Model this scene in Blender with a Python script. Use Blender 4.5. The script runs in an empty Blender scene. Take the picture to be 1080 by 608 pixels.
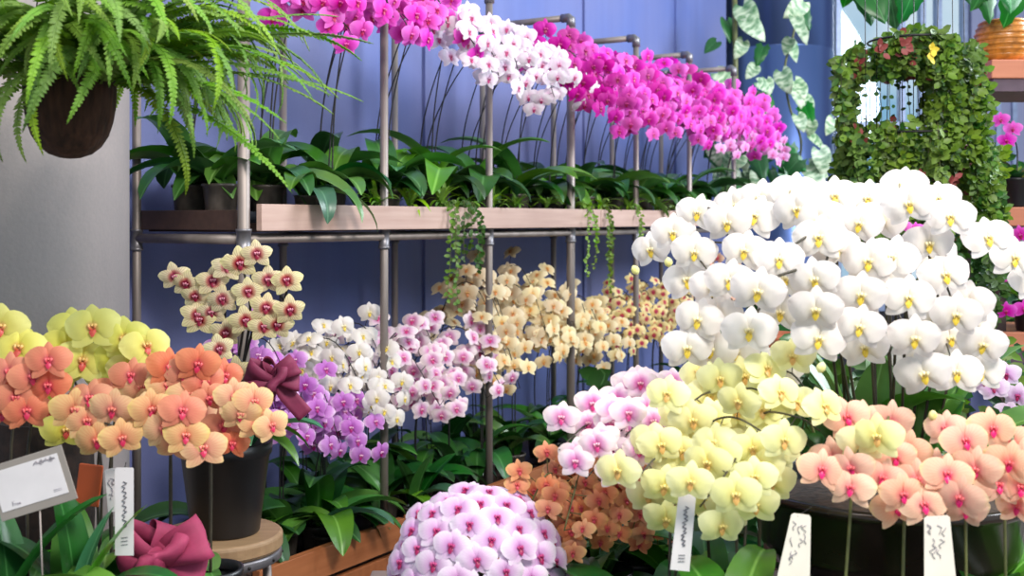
import bpy, bmesh, math, random
from mathutils import Vector, Matrix, Euler
PI = math.pi
random.seed(7)
S = bpy.context.scene
C = S.collection
F = 1200.0; CX = 540.0; HY = 232.0; EYE = 1.5
V = Vector

# ------------------------------------------------------------------ camera, world, light, exposure
cam_d = bpy.data.cameras.new('camera'); cam = bpy.data.objects.new('camera', cam_d); C.objects.link(cam)
cam.location = (0, 0, EYE); cam.rotation_euler = (PI/2, 0, 0)
cam_d.sensor_width = 36; cam_d.lens = 36*F/1080; cam_d.shift_y = -72/1080
cam_d.dof.use_dof = True; cam_d.dof.focus_distance = 3.0; cam_d.dof.aperture_fstop = 4.5
cam_d.clip_start = .05; cam_d.clip_end = 200
S.camera = cam
w = bpy.data.worlds.new('world'); S.world = w; w.use_nodes = True
wn = w.node_tree; bg = wn.nodes['Background']
wtc = wn.nodes.new('ShaderNodeTexCoord'); wno = wn.nodes.new('ShaderNodeTexNoise'); wno.inputs['Scale'].default_value = 9
wcr = wn.nodes.new('ShaderNodeValToRGB')
wcr.color_ramp.elements[0].position = .40; wcr.color_ramp.elements[0].color = (.28, .52, .72, 1)
wcr.color_ramp.elements[1].position = .62; wcr.color_ramp.elements[1].color = (.9, .97, 1, 1)
wn.links.new(wtc.outputs['Generated'], wno.inputs['Vector']); wn.links.new(wno.outputs['Fac'], wcr.inputs['Fac'])
wn.links.new(wcr.outputs['Color'], bg.inputs['Color']); bg.inputs['Strength'].default_value = .66
def area(name, loc, target, size, power, col):
    l = bpy.data.lights.new(name, 'AREA'); l.shape = 'DISK'; l.size = size; l.energy = power; l.color = col
    o = bpy.data.objects.new(name, l); C.objects.link(o); o.location = loc
    o.rotation_euler = (V(target)-V(loc)).to_track_quat('-Z', 'Y').to_euler(); return o
area('added_key_light', (1.5, .5, 3.6), (.55, 2.6, 1.0), 1.0, 108, (1, .96, .9))  # added key light out of view, brightens the right-hand flowers
area('added_left_light', (-.6, .9, 3.7), (-.6, 3.4, 1.3), 1.2, 30, (1, .95, .9))  # added light out of view for the left side
sp_l = bpy.data.lights.new('added_column_spot', 'SPOT'); sp_l.energy = 22; sp_l.spot_size = .32; sp_l.spot_blend = .9; sp_l.shadow_soft_size = .05; sp_l.color = (1, .9, .82)  # added spot, imitates dappled light on the concrete column
sp_o = bpy.data.objects.new('added_column_spot', sp_l); C.objects.link(sp_o); sp_o.location = (.2, .6, 3.0)
sp_o.rotation_euler = (V((-1.12, 2.8, 1.45))-V((.2, .6, 3.0))).to_track_quat('-Z', 'Y').to_euler()
area('window_daylight', (4.2, 4.6, 3.6), (.2, 5.4, 1.7), 2.4, 230, (.86, .93, 1))
S.view_settings.view_transform = 'Standard'; S.view_settings.look = 'None'
S.view_settings.gamma = 1; S.view_settings.exposure = 0.5
S.view_settings.use_curve_mapping = False

# ------------------------------------------------------------------ helpers
def P(px, py, Z): return V(((px-CX)/F*Z, Z, EYE+(HY-py)/F*Z))
def R(s, d, z): return V((-.811+.5285*s-.849*d, 3.44+.849*s+.5285*d, z))
RA = math.atan2(.849, .5285)                    # heading of the rack's length
def lin(c):
    return tuple(((x/255)/12.92 if x/255 <= .04045 else ((x/255+.055)/1.055)**2.4) for x in c[:3])+(1,)
def rnd(a, b): return random.uniform(a, b)

class NB:
    def __init__(s, name):
        s.m = bpy.data.materials.new(name); s.m.use_nodes = True; s.t = s.m.node_tree
        s.n = s.t.nodes; s.b = s.n['Principled BSDF']; s.out = s.n['Material Output']
    def node(s, typ, **kw):
        n = s.n.new(typ)
        for k, v in kw.items():
            if k.startswith('i_'): n.inputs[k[2:].replace('_', ' ')].default_value = v
            elif k.startswith('i') and k[1:].isdigit(): n.inputs[int(k[1:])].default_value = v
            else: setattr(n, k, v)
        return n
    def link(s, a, b): s.t.links.new(a, b)
    def math(s, op, a, b=None, clamp=False):
        n = s.n.new('ShaderNodeMath'); n.operation = op; n.use_clamp = clamp
        for i, x in enumerate((a, b)):
            if x is None: continue
            if isinstance(x, (int, float)): n.inputs[i].default_value = x
            else: s.link(x, n.inputs[i])
        return n.outputs[0]
    def mix(s, fac, a, b, mode='MIX'):
        n = s.n.new('ShaderNodeMix'); n.data_type = 'RGBA'; n.blend_type = mode
        for sock, x in ((n.inputs[0], fac), (n.inputs[6], a), (n.inputs[7], b)):
            if isinstance(x, (int, float)): sock.default_value = x
            elif isinstance(x, tuple): sock.default_value = x
            else: s.link(x, sock)
        return n.outputs[2]
    def ramp(s, fac, stops):
        n = s.n.new('ShaderNodeValToRGB'); cr = n.color_ramp
        while len(cr.elements) < len(stops): cr.elements.new(.5)
        for e, (p, c) in zip(cr.elements, stops): e.position = p; e.color = c
        s.link(fac, n.inputs[0]); return n.outputs[0]
    def coords(s, kind='Object', scale=(1, 1, 1)):
        tc = s.n.new('ShaderNodeTexCoord'); mp = s.n.new('ShaderNodeMapping'); mp.inputs['Scale'].default_value = scale
        s.link(tc.outputs[kind], mp.inputs[0]); return mp.outputs[0]
    def noise(s, vec, scale, detail=3):
        n = s.n.new('ShaderNodeTexNoise'); n.inputs['Scale'].default_value = scale; n.inputs['Detail'].default_value = detail
        if vec is not None: s.link(vec, n.inputs['Vector'])
        return n.outputs['Fac']
    def bump(s, h, strength=.3, dist=.005):
        n = s.n.new('ShaderNodeBump'); n.inputs['Strength'].default_value = strength; n.inputs['Distance'].default_value = dist
        s.link(h, n.inputs['Height']); s.link(n.outputs[0], s.b.inputs['Normal'])
    def vary(s, col, hue=.01, val=.12, sat=.1):
        oi = s.n.new('ShaderNodeObjectInfo'); r = oi.outputs['Random']
        hs = s.n.new('ShaderNodeHueSaturation'); s.link(col, hs.inputs['Color'])
        s.link(s.math('ADD', s.math('MULTIPLY', r, 2*hue), .5-hue), hs.inputs['Hue'])
        r2 = s.math('FRACT', s.math('MULTIPLY', r, 17.3)); r3 = s.math('FRACT', s.math('MULTIPLY', r, 51.7))
        s.link(s.math('ADD', s.math('MULTIPLY', r2, 2*val), 1-val), hs.inputs['Value'])
        s.link(s.math('ADD', s.math('MULTIPLY', r3, 2*sat), 1-sat), hs.inputs['Saturation'])
        return hs.outputs[0]
    def trans(s, col, fac):
        tr = s.n.new('ShaderNodeBsdfTranslucent'); s.link(col, tr.inputs[0])
        mx = s.n.new('ShaderNodeMixShader'); mx.inputs[0].default_value = fac
        s.link(s.b.outputs[0], mx.inputs[1]); s.link(tr.outputs[0], mx.inputs[2]); s.link(mx.outputs[0], s.out.inputs[0])

def simple(name, col, rough=.5, metal=0, var=.15, scale=20, stretch=(1, 1, 1), bump=0, spec=None):
    b = NB(name); c = lin(col); v = b.coords('Object', stretch); f = b.noise(v, scale)
    o = b.ramp(f, [(.3, tuple(x*(1-var) for x in c[:3])+(1,)), (.7, tuple(min(1, x*(1+var)) for x in c[:3])+(1,))])
    b.link(o, b.b.inputs['Base Color']); b.b.inputs['Roughness'].default_value = rough; b.b.inputs['Metallic'].default_value = metal
    if spec is not None: b.b.inputs['Specular IOR Level'].default_value = spec
    if bump: b.bump(f, bump)
    return b.m

def petal_mat(name, stops, vein=0.0, veincol=(200, 40, 120), hue=.008, val=.07, tr=.3):
    """stops: radius (0 centre .. .5 tip) and sRGB colour, measured in the flower's own space"""
    b = NB(name); tc = b.node('ShaderNodeTexCoord'); sp = b.node('ShaderNodeSeparateXYZ'); b.link(tc.outputs['Object'], sp.inputs[0])
    x, z = sp.outputs[0], sp.outputs[2]
    r = b.math('SQRT', b.math('ADD', b.math('MULTIPLY', x, x), b.math('MULTIPLY', z, z)))
    nz = b.noise(tc.outputs['Object'], 9, 2)
    r = b.math('ADD', r, b.math('MULTIPLY', b.math('SUBTRACT', nz, .5), .07))
    col = b.ramp(r, [(p, lin(c)) for p, c in stops])
    if vein:
        a = b.math('ARCTAN2', z, x)
        st = b.math('POWER', b.math('ABSOLUTE', b.math('SINE', b.math('MULTIPLY', a, 16))), 5)
        fade = b.math('SUBTRACT', 1, b.math('MULTIPLY', r, 1.9), True)
        col = b.mix(b.math('MULTIPLY', b.math('MULTIPLY', st, vein), fade, True), col, lin(veincol))
    col = b.vary(col, hue, val, .08)
    b.link(col, b.b.inputs['Base Color']); b.b.inputs['Roughness'].default_value = .55
    b.b.inputs['Specular IOR Level'].default_value = .3
    b.trans(col, tr); return b.m
def lip_mat(name, tip, throat):
    b = NB(name); tc = b.node('ShaderNodeTexCoord'); sp = b.node('ShaderNodeSeparateXYZ'); b.link(tc.outputs['Object'], sp.inputs[0])
    f = b.math('ADD', b.math('MULTIPLY', sp.outputs[2], 4), .62, True)
    col = b.ramp(f, [(.0, lin(tip)), (.45, lin(tip)), (.72, lin(throat)), (1, lin(throat))])
    b.link(col, b.b.inputs['Base Color']); b.b.inputs['Roughness'].default_value = .4; b.trans(col, .15); return b.m
def leaf_mat(name, dark, light, rough=.32, hue=.02, val=.3, rib=True, tr=.15, halfw=.035):
    b = NB(name); tc = b.node('ShaderNodeTexCoord'); sp = b.node('ShaderNodeSeparateXYZ'); b.link(tc.outputs['Object'], sp.inputs[0])
    n = b.noise(tc.outputs['Object'], 14, 2); col = b.mix(n, lin(dark), lin(light))
    if rib:
        m = b.math('SUBTRACT', 1, b.math('MULTIPLY', b.math('ABSOLUTE', sp.outputs[1]), 1/.0035), True)
        col = b.mix(b.math('MULTIPLY', m, .55, True), col, lin(tuple(min(255, c+50) for c in light)))
    col = b.vary(col, hue, val, .12); b.link(col, b.b.inputs['Base Color']); b.b.inputs['Roughness'].default_value = rough
    b.trans(col, tr); return b.m

def newobj(name, mesh, parent=None, loc=None):
    o = bpy.data.objects.new(name, mesh); C.objects.link(o)
    if parent is not None: o.parent = parent
    if loc is not None: o.location = loc
    return o
def thing(name, label, cat, loc=(0, 0, 0), group=None, rz=0):
    o = bpy.data.objects.new(name, None); C.objects.link(o); o.location = loc; o.rotation_euler = (0, 0, rz); o.empty_display_size = .05
    o['label'] = label; o['category'] = cat
    if group: o['group'] = group
    return o
def tag(o, label, cat, group=None):
    o['label'] = label; o['category'] = cat
    if group: o['group'] = group
    return o

class MB:
    """collects shapes into one mesh"""
    def __init__(s): s.v = []; s.f = []; s.mi = []; s.k = 0
    def add(s, vs, fs):
        o = len(s.v); s.v += [tuple(v) for v in vs]; s.f += [tuple(i+o for i in f) for f in fs]; s.mi += [s.k]*len(fs); return s
    def box(s, lo, hi, M=None):
        x0, y0, z0 = lo; x1, y1, z1 = hi
        vs = [V(p) for p in ((x0,y0,z0),(x1,y0,z0),(x1,y1,z0),(x0,y1,z0),(x0,y0,z1),(x1,y0,z1),(x1,y1,z1),(x0,y1,z1))]
        if M is not None: vs = [M @ v for v in vs]
        return s.add(vs, [(0,3,2,1),(4,5,6,7),(0,1,5,4),(1,2,6,5),(2,3,7,6),(3,0,4,7)])
    def tube(s, pts, rad, n=6, caps=True):
        pts = [V(p) for p in pts]; m = len(pts); vs = []; up = None
        for i, p in enumerate(pts):
            d = (pts[min(i+1, m-1)]-pts[max(i-1, 0)])
            if d.length < 1e-9: d = V((0, 0, 1))
            d.normalize()
            if up is None: up = V((1, 0, 0)) if abs(d.x) < .8 else V((0, 1, 0))
            a = (up-d*up.dot(d)); a.normalize(); up = a; b = d.cross(a)
            r = rad[i] if isinstance(rad, (list, tuple)) else rad
            for k in range(n): vs.append(p+(a*math.cos(2*PI*k/n)+b*math.sin(2*PI*k/n))*r)
        fs = [(i*n+k, i*n+(k+1) % n, (i+1)*n+(k+1) % n, (i+1)*n+k) for i in range(m-1) for k in range(n)]
        if caps: fs += [tuple(range(n-1, -1, -1)), tuple((m-1)*n+k for k in range(n))]
        return s.add(vs, fs)
    def lathe(s, prof, n=32, M=None):
        vs = []
        for r, z in prof:
            for k in range(n):
                v = V((r*math.cos(2*PI*k/n), r*math.sin(2*PI*k/n), z)); vs.append(M @ v if M is not None else v)
        m = len(prof)
        fs = [(i*n+k, i*n+(k+1) % n, (i+1)*n+(k+1) % n, (i+1)*n+k) for i in range(m-1) for k in range(n)]
        return s.add(vs, fs)
    def grid(s, fn, nu, nv):
        vs = [fn(i/nu, j/nv) for i in range(nu+1) for j in range(nv+1)]
        fs = [(i*(nv+1)+j, i*(nv+1)+j+1, (i+1)*(nv+1)+j+1, (i+1)*(nv+1)+j) for i in range(nu) for j in range(nv)]
        return s.add(vs, fs)
    def mesh(s, name, mats, smooth=True):
        me = bpy.data.meshes.new(name); me.from_pydata(s.v, [], s.f)
        for m in (mats if isinstance(mats, (list, tuple)) else [mats]): me.materials.append(m)
        me.polygons.foreach_set('material_index', s.mi)
        if smooth: me.polygons.foreach_set('use_smooth', [True]*len(s.f))
        me.update(); return me
    def build(s, name, mats, parent=None, smooth=True, bevel=0, loc=None, solid=0):
        o = newobj(name, s.mesh(name, mats, smooth), parent, loc)
        if solid:
            m = o.modifiers.new('s', 'SOLIDIFY'); m.thickness = solid; m.offset = 0
        if bevel:
            m = o.modifiers.new('b', 'BEVEL'); m.width = bevel; m.segments = 2
        return o

def catmull(pts, n=5):
    pts = [V(p) for p in pts]
    if len(pts) < 3: return pts
    out = []; q = [pts[0]*2-pts[1]]+pts+[pts[-1]*2-pts[-2]]
    for i in range(1, len(q)-2):
        for k in range(n):
            t = k/n; a, b, c, d = q[i-1], q[i], q[i+1], q[i+2]
            out.append(.5*((2*b)+(c-a)*t+(2*a-5*b+4*c-d)*t*t+(3*b-a-3*c+d)*t**3))
    out.append(pts[-1]); return out
def along(path, t):
    L = [0]
    for a, b in zip(path, path[1:]): L.append(L[-1]+(b-a).length)
    x = t*L[-1]
    for i in range(len(path)-1):
        if L[i+1] >= x:
            k = (x-L[i])/max(1e-9, L[i+1]-L[i]); return path[i].lerp(path[i+1], k), (path[i+1]-path[i]).normalized()
    return path[-1], (path[-1]-path[-2]).normalized()

# ------------------------------------------------------------------ materials
def wood(name, a, b_, scale=(2, 30, 30), rough=.5):
    b = NB(name); v = b.coords('Object', scale); n = b.noise(v, 1.6, 5); n2 = b.noise(b.coords('Object', (1.2, 1.2, 1.2)), 2.2, 2)
    c = b.mix(n, lin(a), lin(b_)); c = b.mix(b.math('MULTIPLY', n2, .5), c, lin(tuple(x*.72 for x in a)))
    b.link(c, b.b.inputs['Base Color']); b.b.inputs['Roughness'].default_value = rough; b.bump(n, .15, .002); return b.m
M = {}
M['shelf'] = wood('pinkish_wood', (178, 140, 128), (226, 196, 182))
M['cab'] = wood('cabinet_wood', (150, 82, 45), (205, 130, 82))
M['cabv'] = wood('cabinet_panel_wood', (150, 84, 48), (200, 122, 74), (30, 30, 2))
M['stool'] = wood('stool_wood', (140, 108, 78), (190, 156, 118))
M['darkwood'] = wood('dark_wood', (62, 46, 42), (96, 72, 64))
M['table'] = wood('table_wood', (112, 94, 86), (150, 130, 122))
M['orangewood'] = wood('orange_wood', (196, 116, 84), (226, 146, 112))
M['pipe'] = simple('galvanised_pipe', (146, 134, 128), .5, .5, .2, 12, (1, 1, .3), 0)
M['pipefit'] = simple('pipe_fitting', (128, 124, 128), .4, .6, .15, 25)
M['black'] = simple('black_plastic', (26, 26, 29), .38, 0, .2, 8)
M['tray'] = simple('black_tray', (30, 33, 42), .5, 0, .2, 8)
M['pot'] = simple('smoky_pot', (84, 76, 70), .3, 0, .35, 30)
M['moss'] = simple('bark_mix', (62, 46, 34), .9, 0, .5, 60, bump=.8)
M['coir'] = simple('coir_fibre', (64, 40, 28), .95, 0, .5, 70, (1, 1, .2), bump=1)
M['terra'] = simple('terracotta', (150, 84, 56), .8, 0, .2, 20)
M['stem'] = simple('dark_stem', (58, 52, 38), .5, 0, .35, 40)
M['stemg'] = simple('olive_stem', (96, 98, 54), .5, 0, .3, 30)
M['stemd'] = simple('blackish_stem', (36, 33, 32), .5, 0, .3, 40)
M['wire'] = simple('wire', (46, 44, 44), .4, .7)
M['bowl'] = simple('bronze_glaze', (44, 35, 30), .2, .25, .5, 4)
M['paper'] = simple('tag_paper', (222, 214, 214), .8, 0, .06, 14)
M['paperw'] = simple('tag_paper_warm', (238, 228, 214), .8, 0, .06, 14)
M['card_border'] = simple('grey_card', (148, 138, 130), .7, 0, .08, 10)
M['ink'] = simple('ink', (70, 62, 70), .8)
M['inkl'] = simple('pale_ink', (150, 140, 150), .8)
M['ribbon'] = simple('maroon_ribbon', (150, 46, 82), .75, 0, .1, 60)
M['ribbonp'] = simple('plum_ribbon', (128, 40, 74), .7, 0, .12, 60)
M['orange_card'] = simple('orange_card', (190, 84, 40), .5, 0, .1, 9)
M['bark'] = simple('bark_brown', (38, 24, 18), .95, 0, .6, 30, bump=1)
M['floor'] = simple('floor_stone', (120, 110, 104), .45, 0, .12, 3)
M['back'] = simple('dark_back_wall', (52, 48, 58), .7, 0, .15, 3)
M['lilac'] = simple('lilac_wall', (150, 150, 182), .7, 0, .06, 2)
M['frame'] = simple('window_frame', (150, 160, 190), .4, .3)
M['column_metal'] = simple('blue_column', (86, 104, 152), .3, .8, .05, 2)
M['amber'] = simple('amber_basket', (190, 118, 44), .3, 0, .35, 40)
M['purple_s'] = simple('dusty_plum', (92, 72, 84), .6)
# concrete column
b = NB('concrete'); v = b.coords('Object', (1, 1, .35)); n = b.noise(v, 3.5, 6); n2 = b.noise(b.coords('Object', (1, 1, 1)), 90, 2)
c = b.mix(n, lin((112, 108, 110)), lin((176, 162, 156))); c = b.mix(b.math('MULTIPLY', n2, .35), c, lin((110, 108, 112)))
b.link(c, b.b.inputs['Base Color']); b.b.inputs['Roughness'].default_value = .75; b.bump(n2, .25, .003); M['concrete'] = b.m
# blue felted wall with faint vertical brushing
b = NB('blue_wall'); v = b.coords('Object', (7, 7, .5)); n = b.noise(v, 1.5, 5); n2 = b.noise(b.coords('Object'), 1.3, 4); n3 = b.noise(b.coords('Object'), 160, 2)
c = b.mix(n, lin((56, 82, 156)), lin((88, 116, 190))); c = b.mix(b.math('MULTIPLY', n2, .95), c, lin((134, 130, 160)))  # lilac mottling paints the wall's light sheen into its colour
c = b.mix(b.math('MULTIPLY', n3, .18), c, lin((60, 72, 116)))
b.link(c, b.b.inputs['Base Color']); b.b.inputs['Roughness'].default_value = .6; b.bump(n3, .2, .002); M['blue'] = b.m
b = NB('window_glass'); gl = b.node('ShaderNodeBsdfGlossy'); gl.inputs['Roughness'].default_value = .02
tp = b.node('ShaderNodeBsdfTransparent'); tp.inputs[0].default_value = (.93, .97, 1, 1); mx = b.node('ShaderNodeMixShader'); mx.inputs[0].default_value = .06
b.link(tp.outputs[0], mx.inputs[1]); b.link(gl.outputs[0], mx.inputs[2]); b.link(mx.outputs[0], b.out.inputs[0]); M['glass'] = b.m
M['leaf'] = leaf_mat('orchid_leaf', (40, 92, 28), (96, 148, 58))
M['leafd'] = leaf_mat('dark_orchid_leaf', (20, 62, 24), (52, 108, 40))
M['leaft'] = leaf_mat('blue_green_leaf', (44, 92, 76), (86, 138, 96))
M['leafy'] = leaf_mat('yellowing_leaf', (190, 150, 20), (236, 196, 40), val=.1)
M['fern'] = leaf_mat('fern_green', (70, 118, 26), (150, 186, 72), .55, .02, .22, False, .35)
M['bright'] = leaf_mat('bright_green', (84, 140, 34), (156, 196, 70), .45, .02, .2, False, .3)
M['vine'] = leaf_mat('olive_vine', (56, 92, 26), (128, 158, 62), .5, .02, .2, False, .25)
M['vined'] = leaf_mat('deep_vine', (30, 62, 22), (72, 112, 40), .5, .02, .2, False, .25)
M['vinered'] = simple('reddish_leaf', (130, 56, 52), .6)
M['vineyel'] = simple('yellow_leaf', (214, 190, 60), .6)
M['mons'] = leaf_mat('monstera_green', (16, 78, 34), (44, 130, 48), .35, .015, .3, True, .2)
b = NB('variegated_leaf'); tc = b.node('ShaderNodeTexCoord'); wv = b.noise(b.coords('Object', (40, 14, 20)), 1, 2)
c = b.ramp(wv, [(.36, lin((74, 120, 76))), (.5, lin((140, 168, 128))), (.66, lin((200, 210, 178)))]); c = b.vary(c, .01, .15, .1)
b.link(c, b.b.inputs['Base Color']); b.b.inputs['Roughness'].default_value = .4; b.trans(c, .2); M['varieg'] = b.m

# ------------------------------------------------------------------ the flower
def petal(mb, L, W, ang, y0=0, bulge=.05, back=.04, nu=6, nv=4, p=.8, q=.55, base=.22, ruffle=.0):
    ca, sa = math.cos(ang), math.sin(ang)
    def fn(u, v):
        v = v*2-1
        w_ = W*(max(0, math.sin(PI*min(1, u)**p))**q)*min(1, .25+u/base)
        if u >= 1: w_ = W*.12
        a = u*L; s_ = v*w_
        y = y0-bulge*(1-v*v)*math.sin(PI*u)+back*u*u+ruffle*math.sin(v*5+u*7)
        return (a*ca-s_*sa, y, a*sa+s_*ca)
    return mb.grid(fn, nu, nv)
def flower_mesh(name, mat, pw=.26, pl=.5, sw=.13, sl=.45, hi=True, ruf=.0, cup=0.0):
    mb = MB(); nu, nv = (8, 6) if hi else (5, 2); D = PI/180; c = cup+rnd(-.03, .08); r_ = lambda: rnd(-5, 5)
    petal(mb, sl*.97, sw, (90+r_())*D, .025, .03, .03+c, nu, nv, .7, .6, .2, ruf)
    for a in (90+133, 90-133): petal(mb, sl*1.04, sw*1.05, (a+r_())*D, .02, .03, .02+c, nu, nv, .68, .6, .2, ruf)
    lift = rnd(9, 17)
    petal(mb, pl, pw, (lift+r_()*.4)*D, -.012, .06, .05+c, nu, nv, .8, .5, .25, ruf+rnd(.004, .014))
    petal(mb, pl, pw, (180-lift+r_()*.4)*D, -.020, .06, .05+c, nu, nv, .8, .5, .25, ruf+rnd(.004, .014))
    return mb.mesh(name, mat)
def lip_mesh(name, mat, s=1.0, hi=True):
    mb = MB(); n = 8 if hi else 5
    mb.tube([V((0, .01, .035))*s, V((0, -.04, .04))*s, V((0, -.07, .022))*s, V((0, -.08, .006))*s], [.016*s, .028*s, .026*s, .01*s], n)
    def mid(u, v):
        v = v*2-1; wd = (.018+.05*math.sin(PI*min(1, u*.9+.1))**1.2*(1-.3*u))*s
        return (v*wd, (-.035-.07*u+.06*u*u+.035*abs(v)*(1-u))*s, (-.005-.17*u)*s)
    mb.grid(mid, 6 if hi else 3, 4 if hi else 2)
    for sg in (-1, 1):
        def side(u, v, sg=sg):
            v = v*2-1; return (sg*(.012+.075*u)*s, (-.035-.06*math.sin(u*2.6)+.015*v*v)*s, (-.015+.05*u+v*.05*math.sin(PI*(u*.7+.25)))*s)
        mb.grid(side, 5 if hi else 2, 3 if hi else 2)
    return mb.mesh(name, mat)
KIND = {}
def kind(key, stops, lip, throat, vein=0, veincol=(200, 40, 120), tr=.3, stem='stem', **kw):
    m = petal_mat(key+'_petal', stops, vein, veincol, tr=tr); l = lip_mat(key+'_lip', lip, throat)
    ls = kw.pop('lips', 1.0)
    KIND[key] = dict(hi=[flower_mesh(key+'_flower', m, **kw) for _ in range(4)], lo=[flower_mesh(key+'_flower_far', m, hi=False, **kw) for _ in range(3)],
                     lip=lip_mesh(key+'_lip', l, ls), liplo=lip_mesh(key+'_lip_far', l, ls, False), petal=m, stem=M[stem])
kind('magenta', [(.03, (196, 24, 130)), (.14, (222, 62, 180)), (.34, (236, 92, 206)), (.5, (244, 126, 218))], (176, 10, 80), (232, 90, 180), .25, (180, 10, 150), stem='stemd')
kind('deepmagenta', [(.03, (160, 10, 100)), (.14, (196, 24, 150)), (.5, (218, 44, 172))], (150, 8, 70), (210, 60, 150), .25, (150, 8, 120), stem='stemd')
kind('palepink', [(.03, (226, 110, 190)), (.2, (244, 158, 220)), (.5, (250, 192, 234))], (214, 40, 130), (250, 170, 210), stem='stemd')
kind('blush', [(.04, (222, 130, 184)), (.11, (242, 214, 232)), (.3, (248, 238, 244)), (.5, (244, 220, 236))], (190, 50, 116), (240, 180, 205), stem='stemd')
kind('white', [(.03, (238, 228, 206)), (.2, (240, 232, 224)), (.5, (238, 229, 226))], (236, 204, 70), (250, 236, 190), pw=.29, sw=.15, stem='stem', tr=.25)
kind('lemon', [(.03, (240, 222, 140)), (.2, (248, 243, 172)), (.5, (250, 247, 196))], (226, 176, 100), (244, 222, 140), pw=.27, sw=.16, stem='stem')
kind('peach', [(.03, (236, 120, 130)), (.2, (240, 186, 158)), (.42, (246, 202, 172)), (.5, (250, 220, 168))], (226, 30, 110), (244, 120, 120), .3, (226, 110, 110), pw=.27, stem='stemg')
kind('rust', [(.03, (196, 70, 86)), (.16, (222, 140, 100)), (.4, (232, 164, 116)), (.5, (236, 188, 118))], (196, 50, 70), (220, 100, 90), .3, (190, 70, 60), pw=.24, stem='stemg')
kind('cream', [(.03, (236, 180, 120)), (.16, (246, 220, 168)), (.5, (252, 236, 196))], (228, 150, 70), (240, 196, 110), stem='stemd')
kind('tan', [(.03, (216, 160, 120)), (.16, (230, 204, 160)), (.5, (240, 222, 190))], (206, 130, 70), (226, 180, 110), stem='stemd')
kind('creamred', [(.03, (180, 30, 70)), (.12, (206, 90, 90)), (.2, (240, 212, 150)), (.5, (246, 226, 160))], (186, 20, 80), (206, 70, 100), pw=.2, sw=.15, stem='stemd')
kind('spotted', [(.04, (136, 16, 50)), (.10, (150, 24, 60)), (.16, (210, 140, 120)), (.23, (238, 222, 180)), (.5, (240, 230, 172))], (150, 14, 58), (230, 150, 170), .8, (150, 20, 60), pw=.2, sw=.17, sl=.46, pl=.48, stem='stemd')
kind('lilac', [(.03, (170, 60, 140)), (.12, (212, 160, 208)), (.3, (234, 208, 232)), (.5, (246, 236, 244))], (160, 24, 84), (196, 70, 130), .25, (190, 110, 190), pw=.27, sw=.17)
kind('orchidpurple', [(.03, (180, 50, 150)), (.16, (200, 120, 206)), (.38, (216, 146, 220)), (.5, (244, 214, 240))], (176, 20, 120), (240, 190, 220), .3, (170, 70, 180), pw=.26, stem='stemd')
kind('pinkheart', [(.03, (212, 80, 150)), (.15, (230, 156, 204)), (.3, (246, 222, 232)), (.5, (250, 234, 228))], (210, 60, 130), (244, 190, 205), pw=.25, sw=.17, stem='stem')
kind('yellow', [(.03, (220, 160, 90)), (.14, (232, 224, 100)), (.5, (240, 236, 138))], (214, 84, 70), (240, 200, 120), pw=.28, sw=.18)
kind('orange', [(.03, (200, 60, 92)), (.16, (218, 122, 96)), (.5, (228, 150, 112))], (204, 40, 80), (236, 110, 110), .35, (206, 70, 70), pw=.27)
kind('apricot', [(.03, (216, 100, 100)), (.16, (226, 168, 130)), (.4, (232, 192, 140)), (.5, (234, 208, 136))], (206, 40, 84), (238, 140, 120), .5, (214, 96, 80), pw=.26, sw=.16)

CAMP = V((0, 0, EYE))
def face_matrix(d, roll):
    """local -Y looks along d, local Z roughly up"""
    d = d.normalized(); y = -d; z = V((0, 0, 1)); z = (z-y*z.dot(y)).normalized(); x = y.cross(z)
    m = Matrix((x, y, z)).transposed()
    return m @ Matrix.Rotation(roll, 3, 'Y')
def add_flower(root, k, pos, d, size, hi=True, lip=True, roll=None):
    K = KIND[k]; ro = root.location
    f = newobj('flower', random.choice(K['hi' if hi else 'lo']), root)
    f.location = pos-ro; f.rotation_euler = face_matrix(d, rnd(-.22, .22) if roll is None else roll).to_euler()
    f.scale = (size*rnd(.94, 1.06),)*3
    if lip: newobj('lip', K['lip' if hi else 'liplo'], f)
    return f
def facing(pos, centre=None, wc=.6, jit=.25, down=.12):
    d = (CAMP-pos).normalized()
    if centre is not None: d = d*wc+(pos-centre).normalized()*(1-wc)
    d = d+V((rnd(-jit, jit), rnd(-jit, jit)*.5, rnd(-jit, jit)*.7-down)); return d.normalized()
BUD = MB().lathe([(.0001, -.5), (.3, -.32), (.42, -.05), (.34, .25), (.12, .47), (.0001, .5)], 8)
budmesh = {}
def add_bud(root, k, pos, size):
    if k not in budmesh: budmesh[k] = BUD.mesh(k+'_bud', KIND[k]['petal'])
    o = newobj('bud', budmesh[k], root); o.location = pos-root.location; o.scale = (size,)*3; o.rotation_euler = (rnd(-.8, .8), rnd(-.8, .8), 0)
def stem_obj(root, path, flowers, mat, r0=.0032, r1=.0016, flare=True):
    ro = root.location; path = [p-ro for p in path]; n = len(path); mb = MB()
    mb.tube(path, [r0+(r1-r0)*i/(n-1) for i in range(n)], 6)
    for p, d in flowers:
        q = p-ro-d*.004; best = min(path, key=lambda a: (a-q).length)
        if (best-q).length > .004: mb.tube([best, best.lerp(q, .6)+V((0, 0, .004)), q], .0011, 4)
    return mb.build('flower_stem', mat, root)
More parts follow.
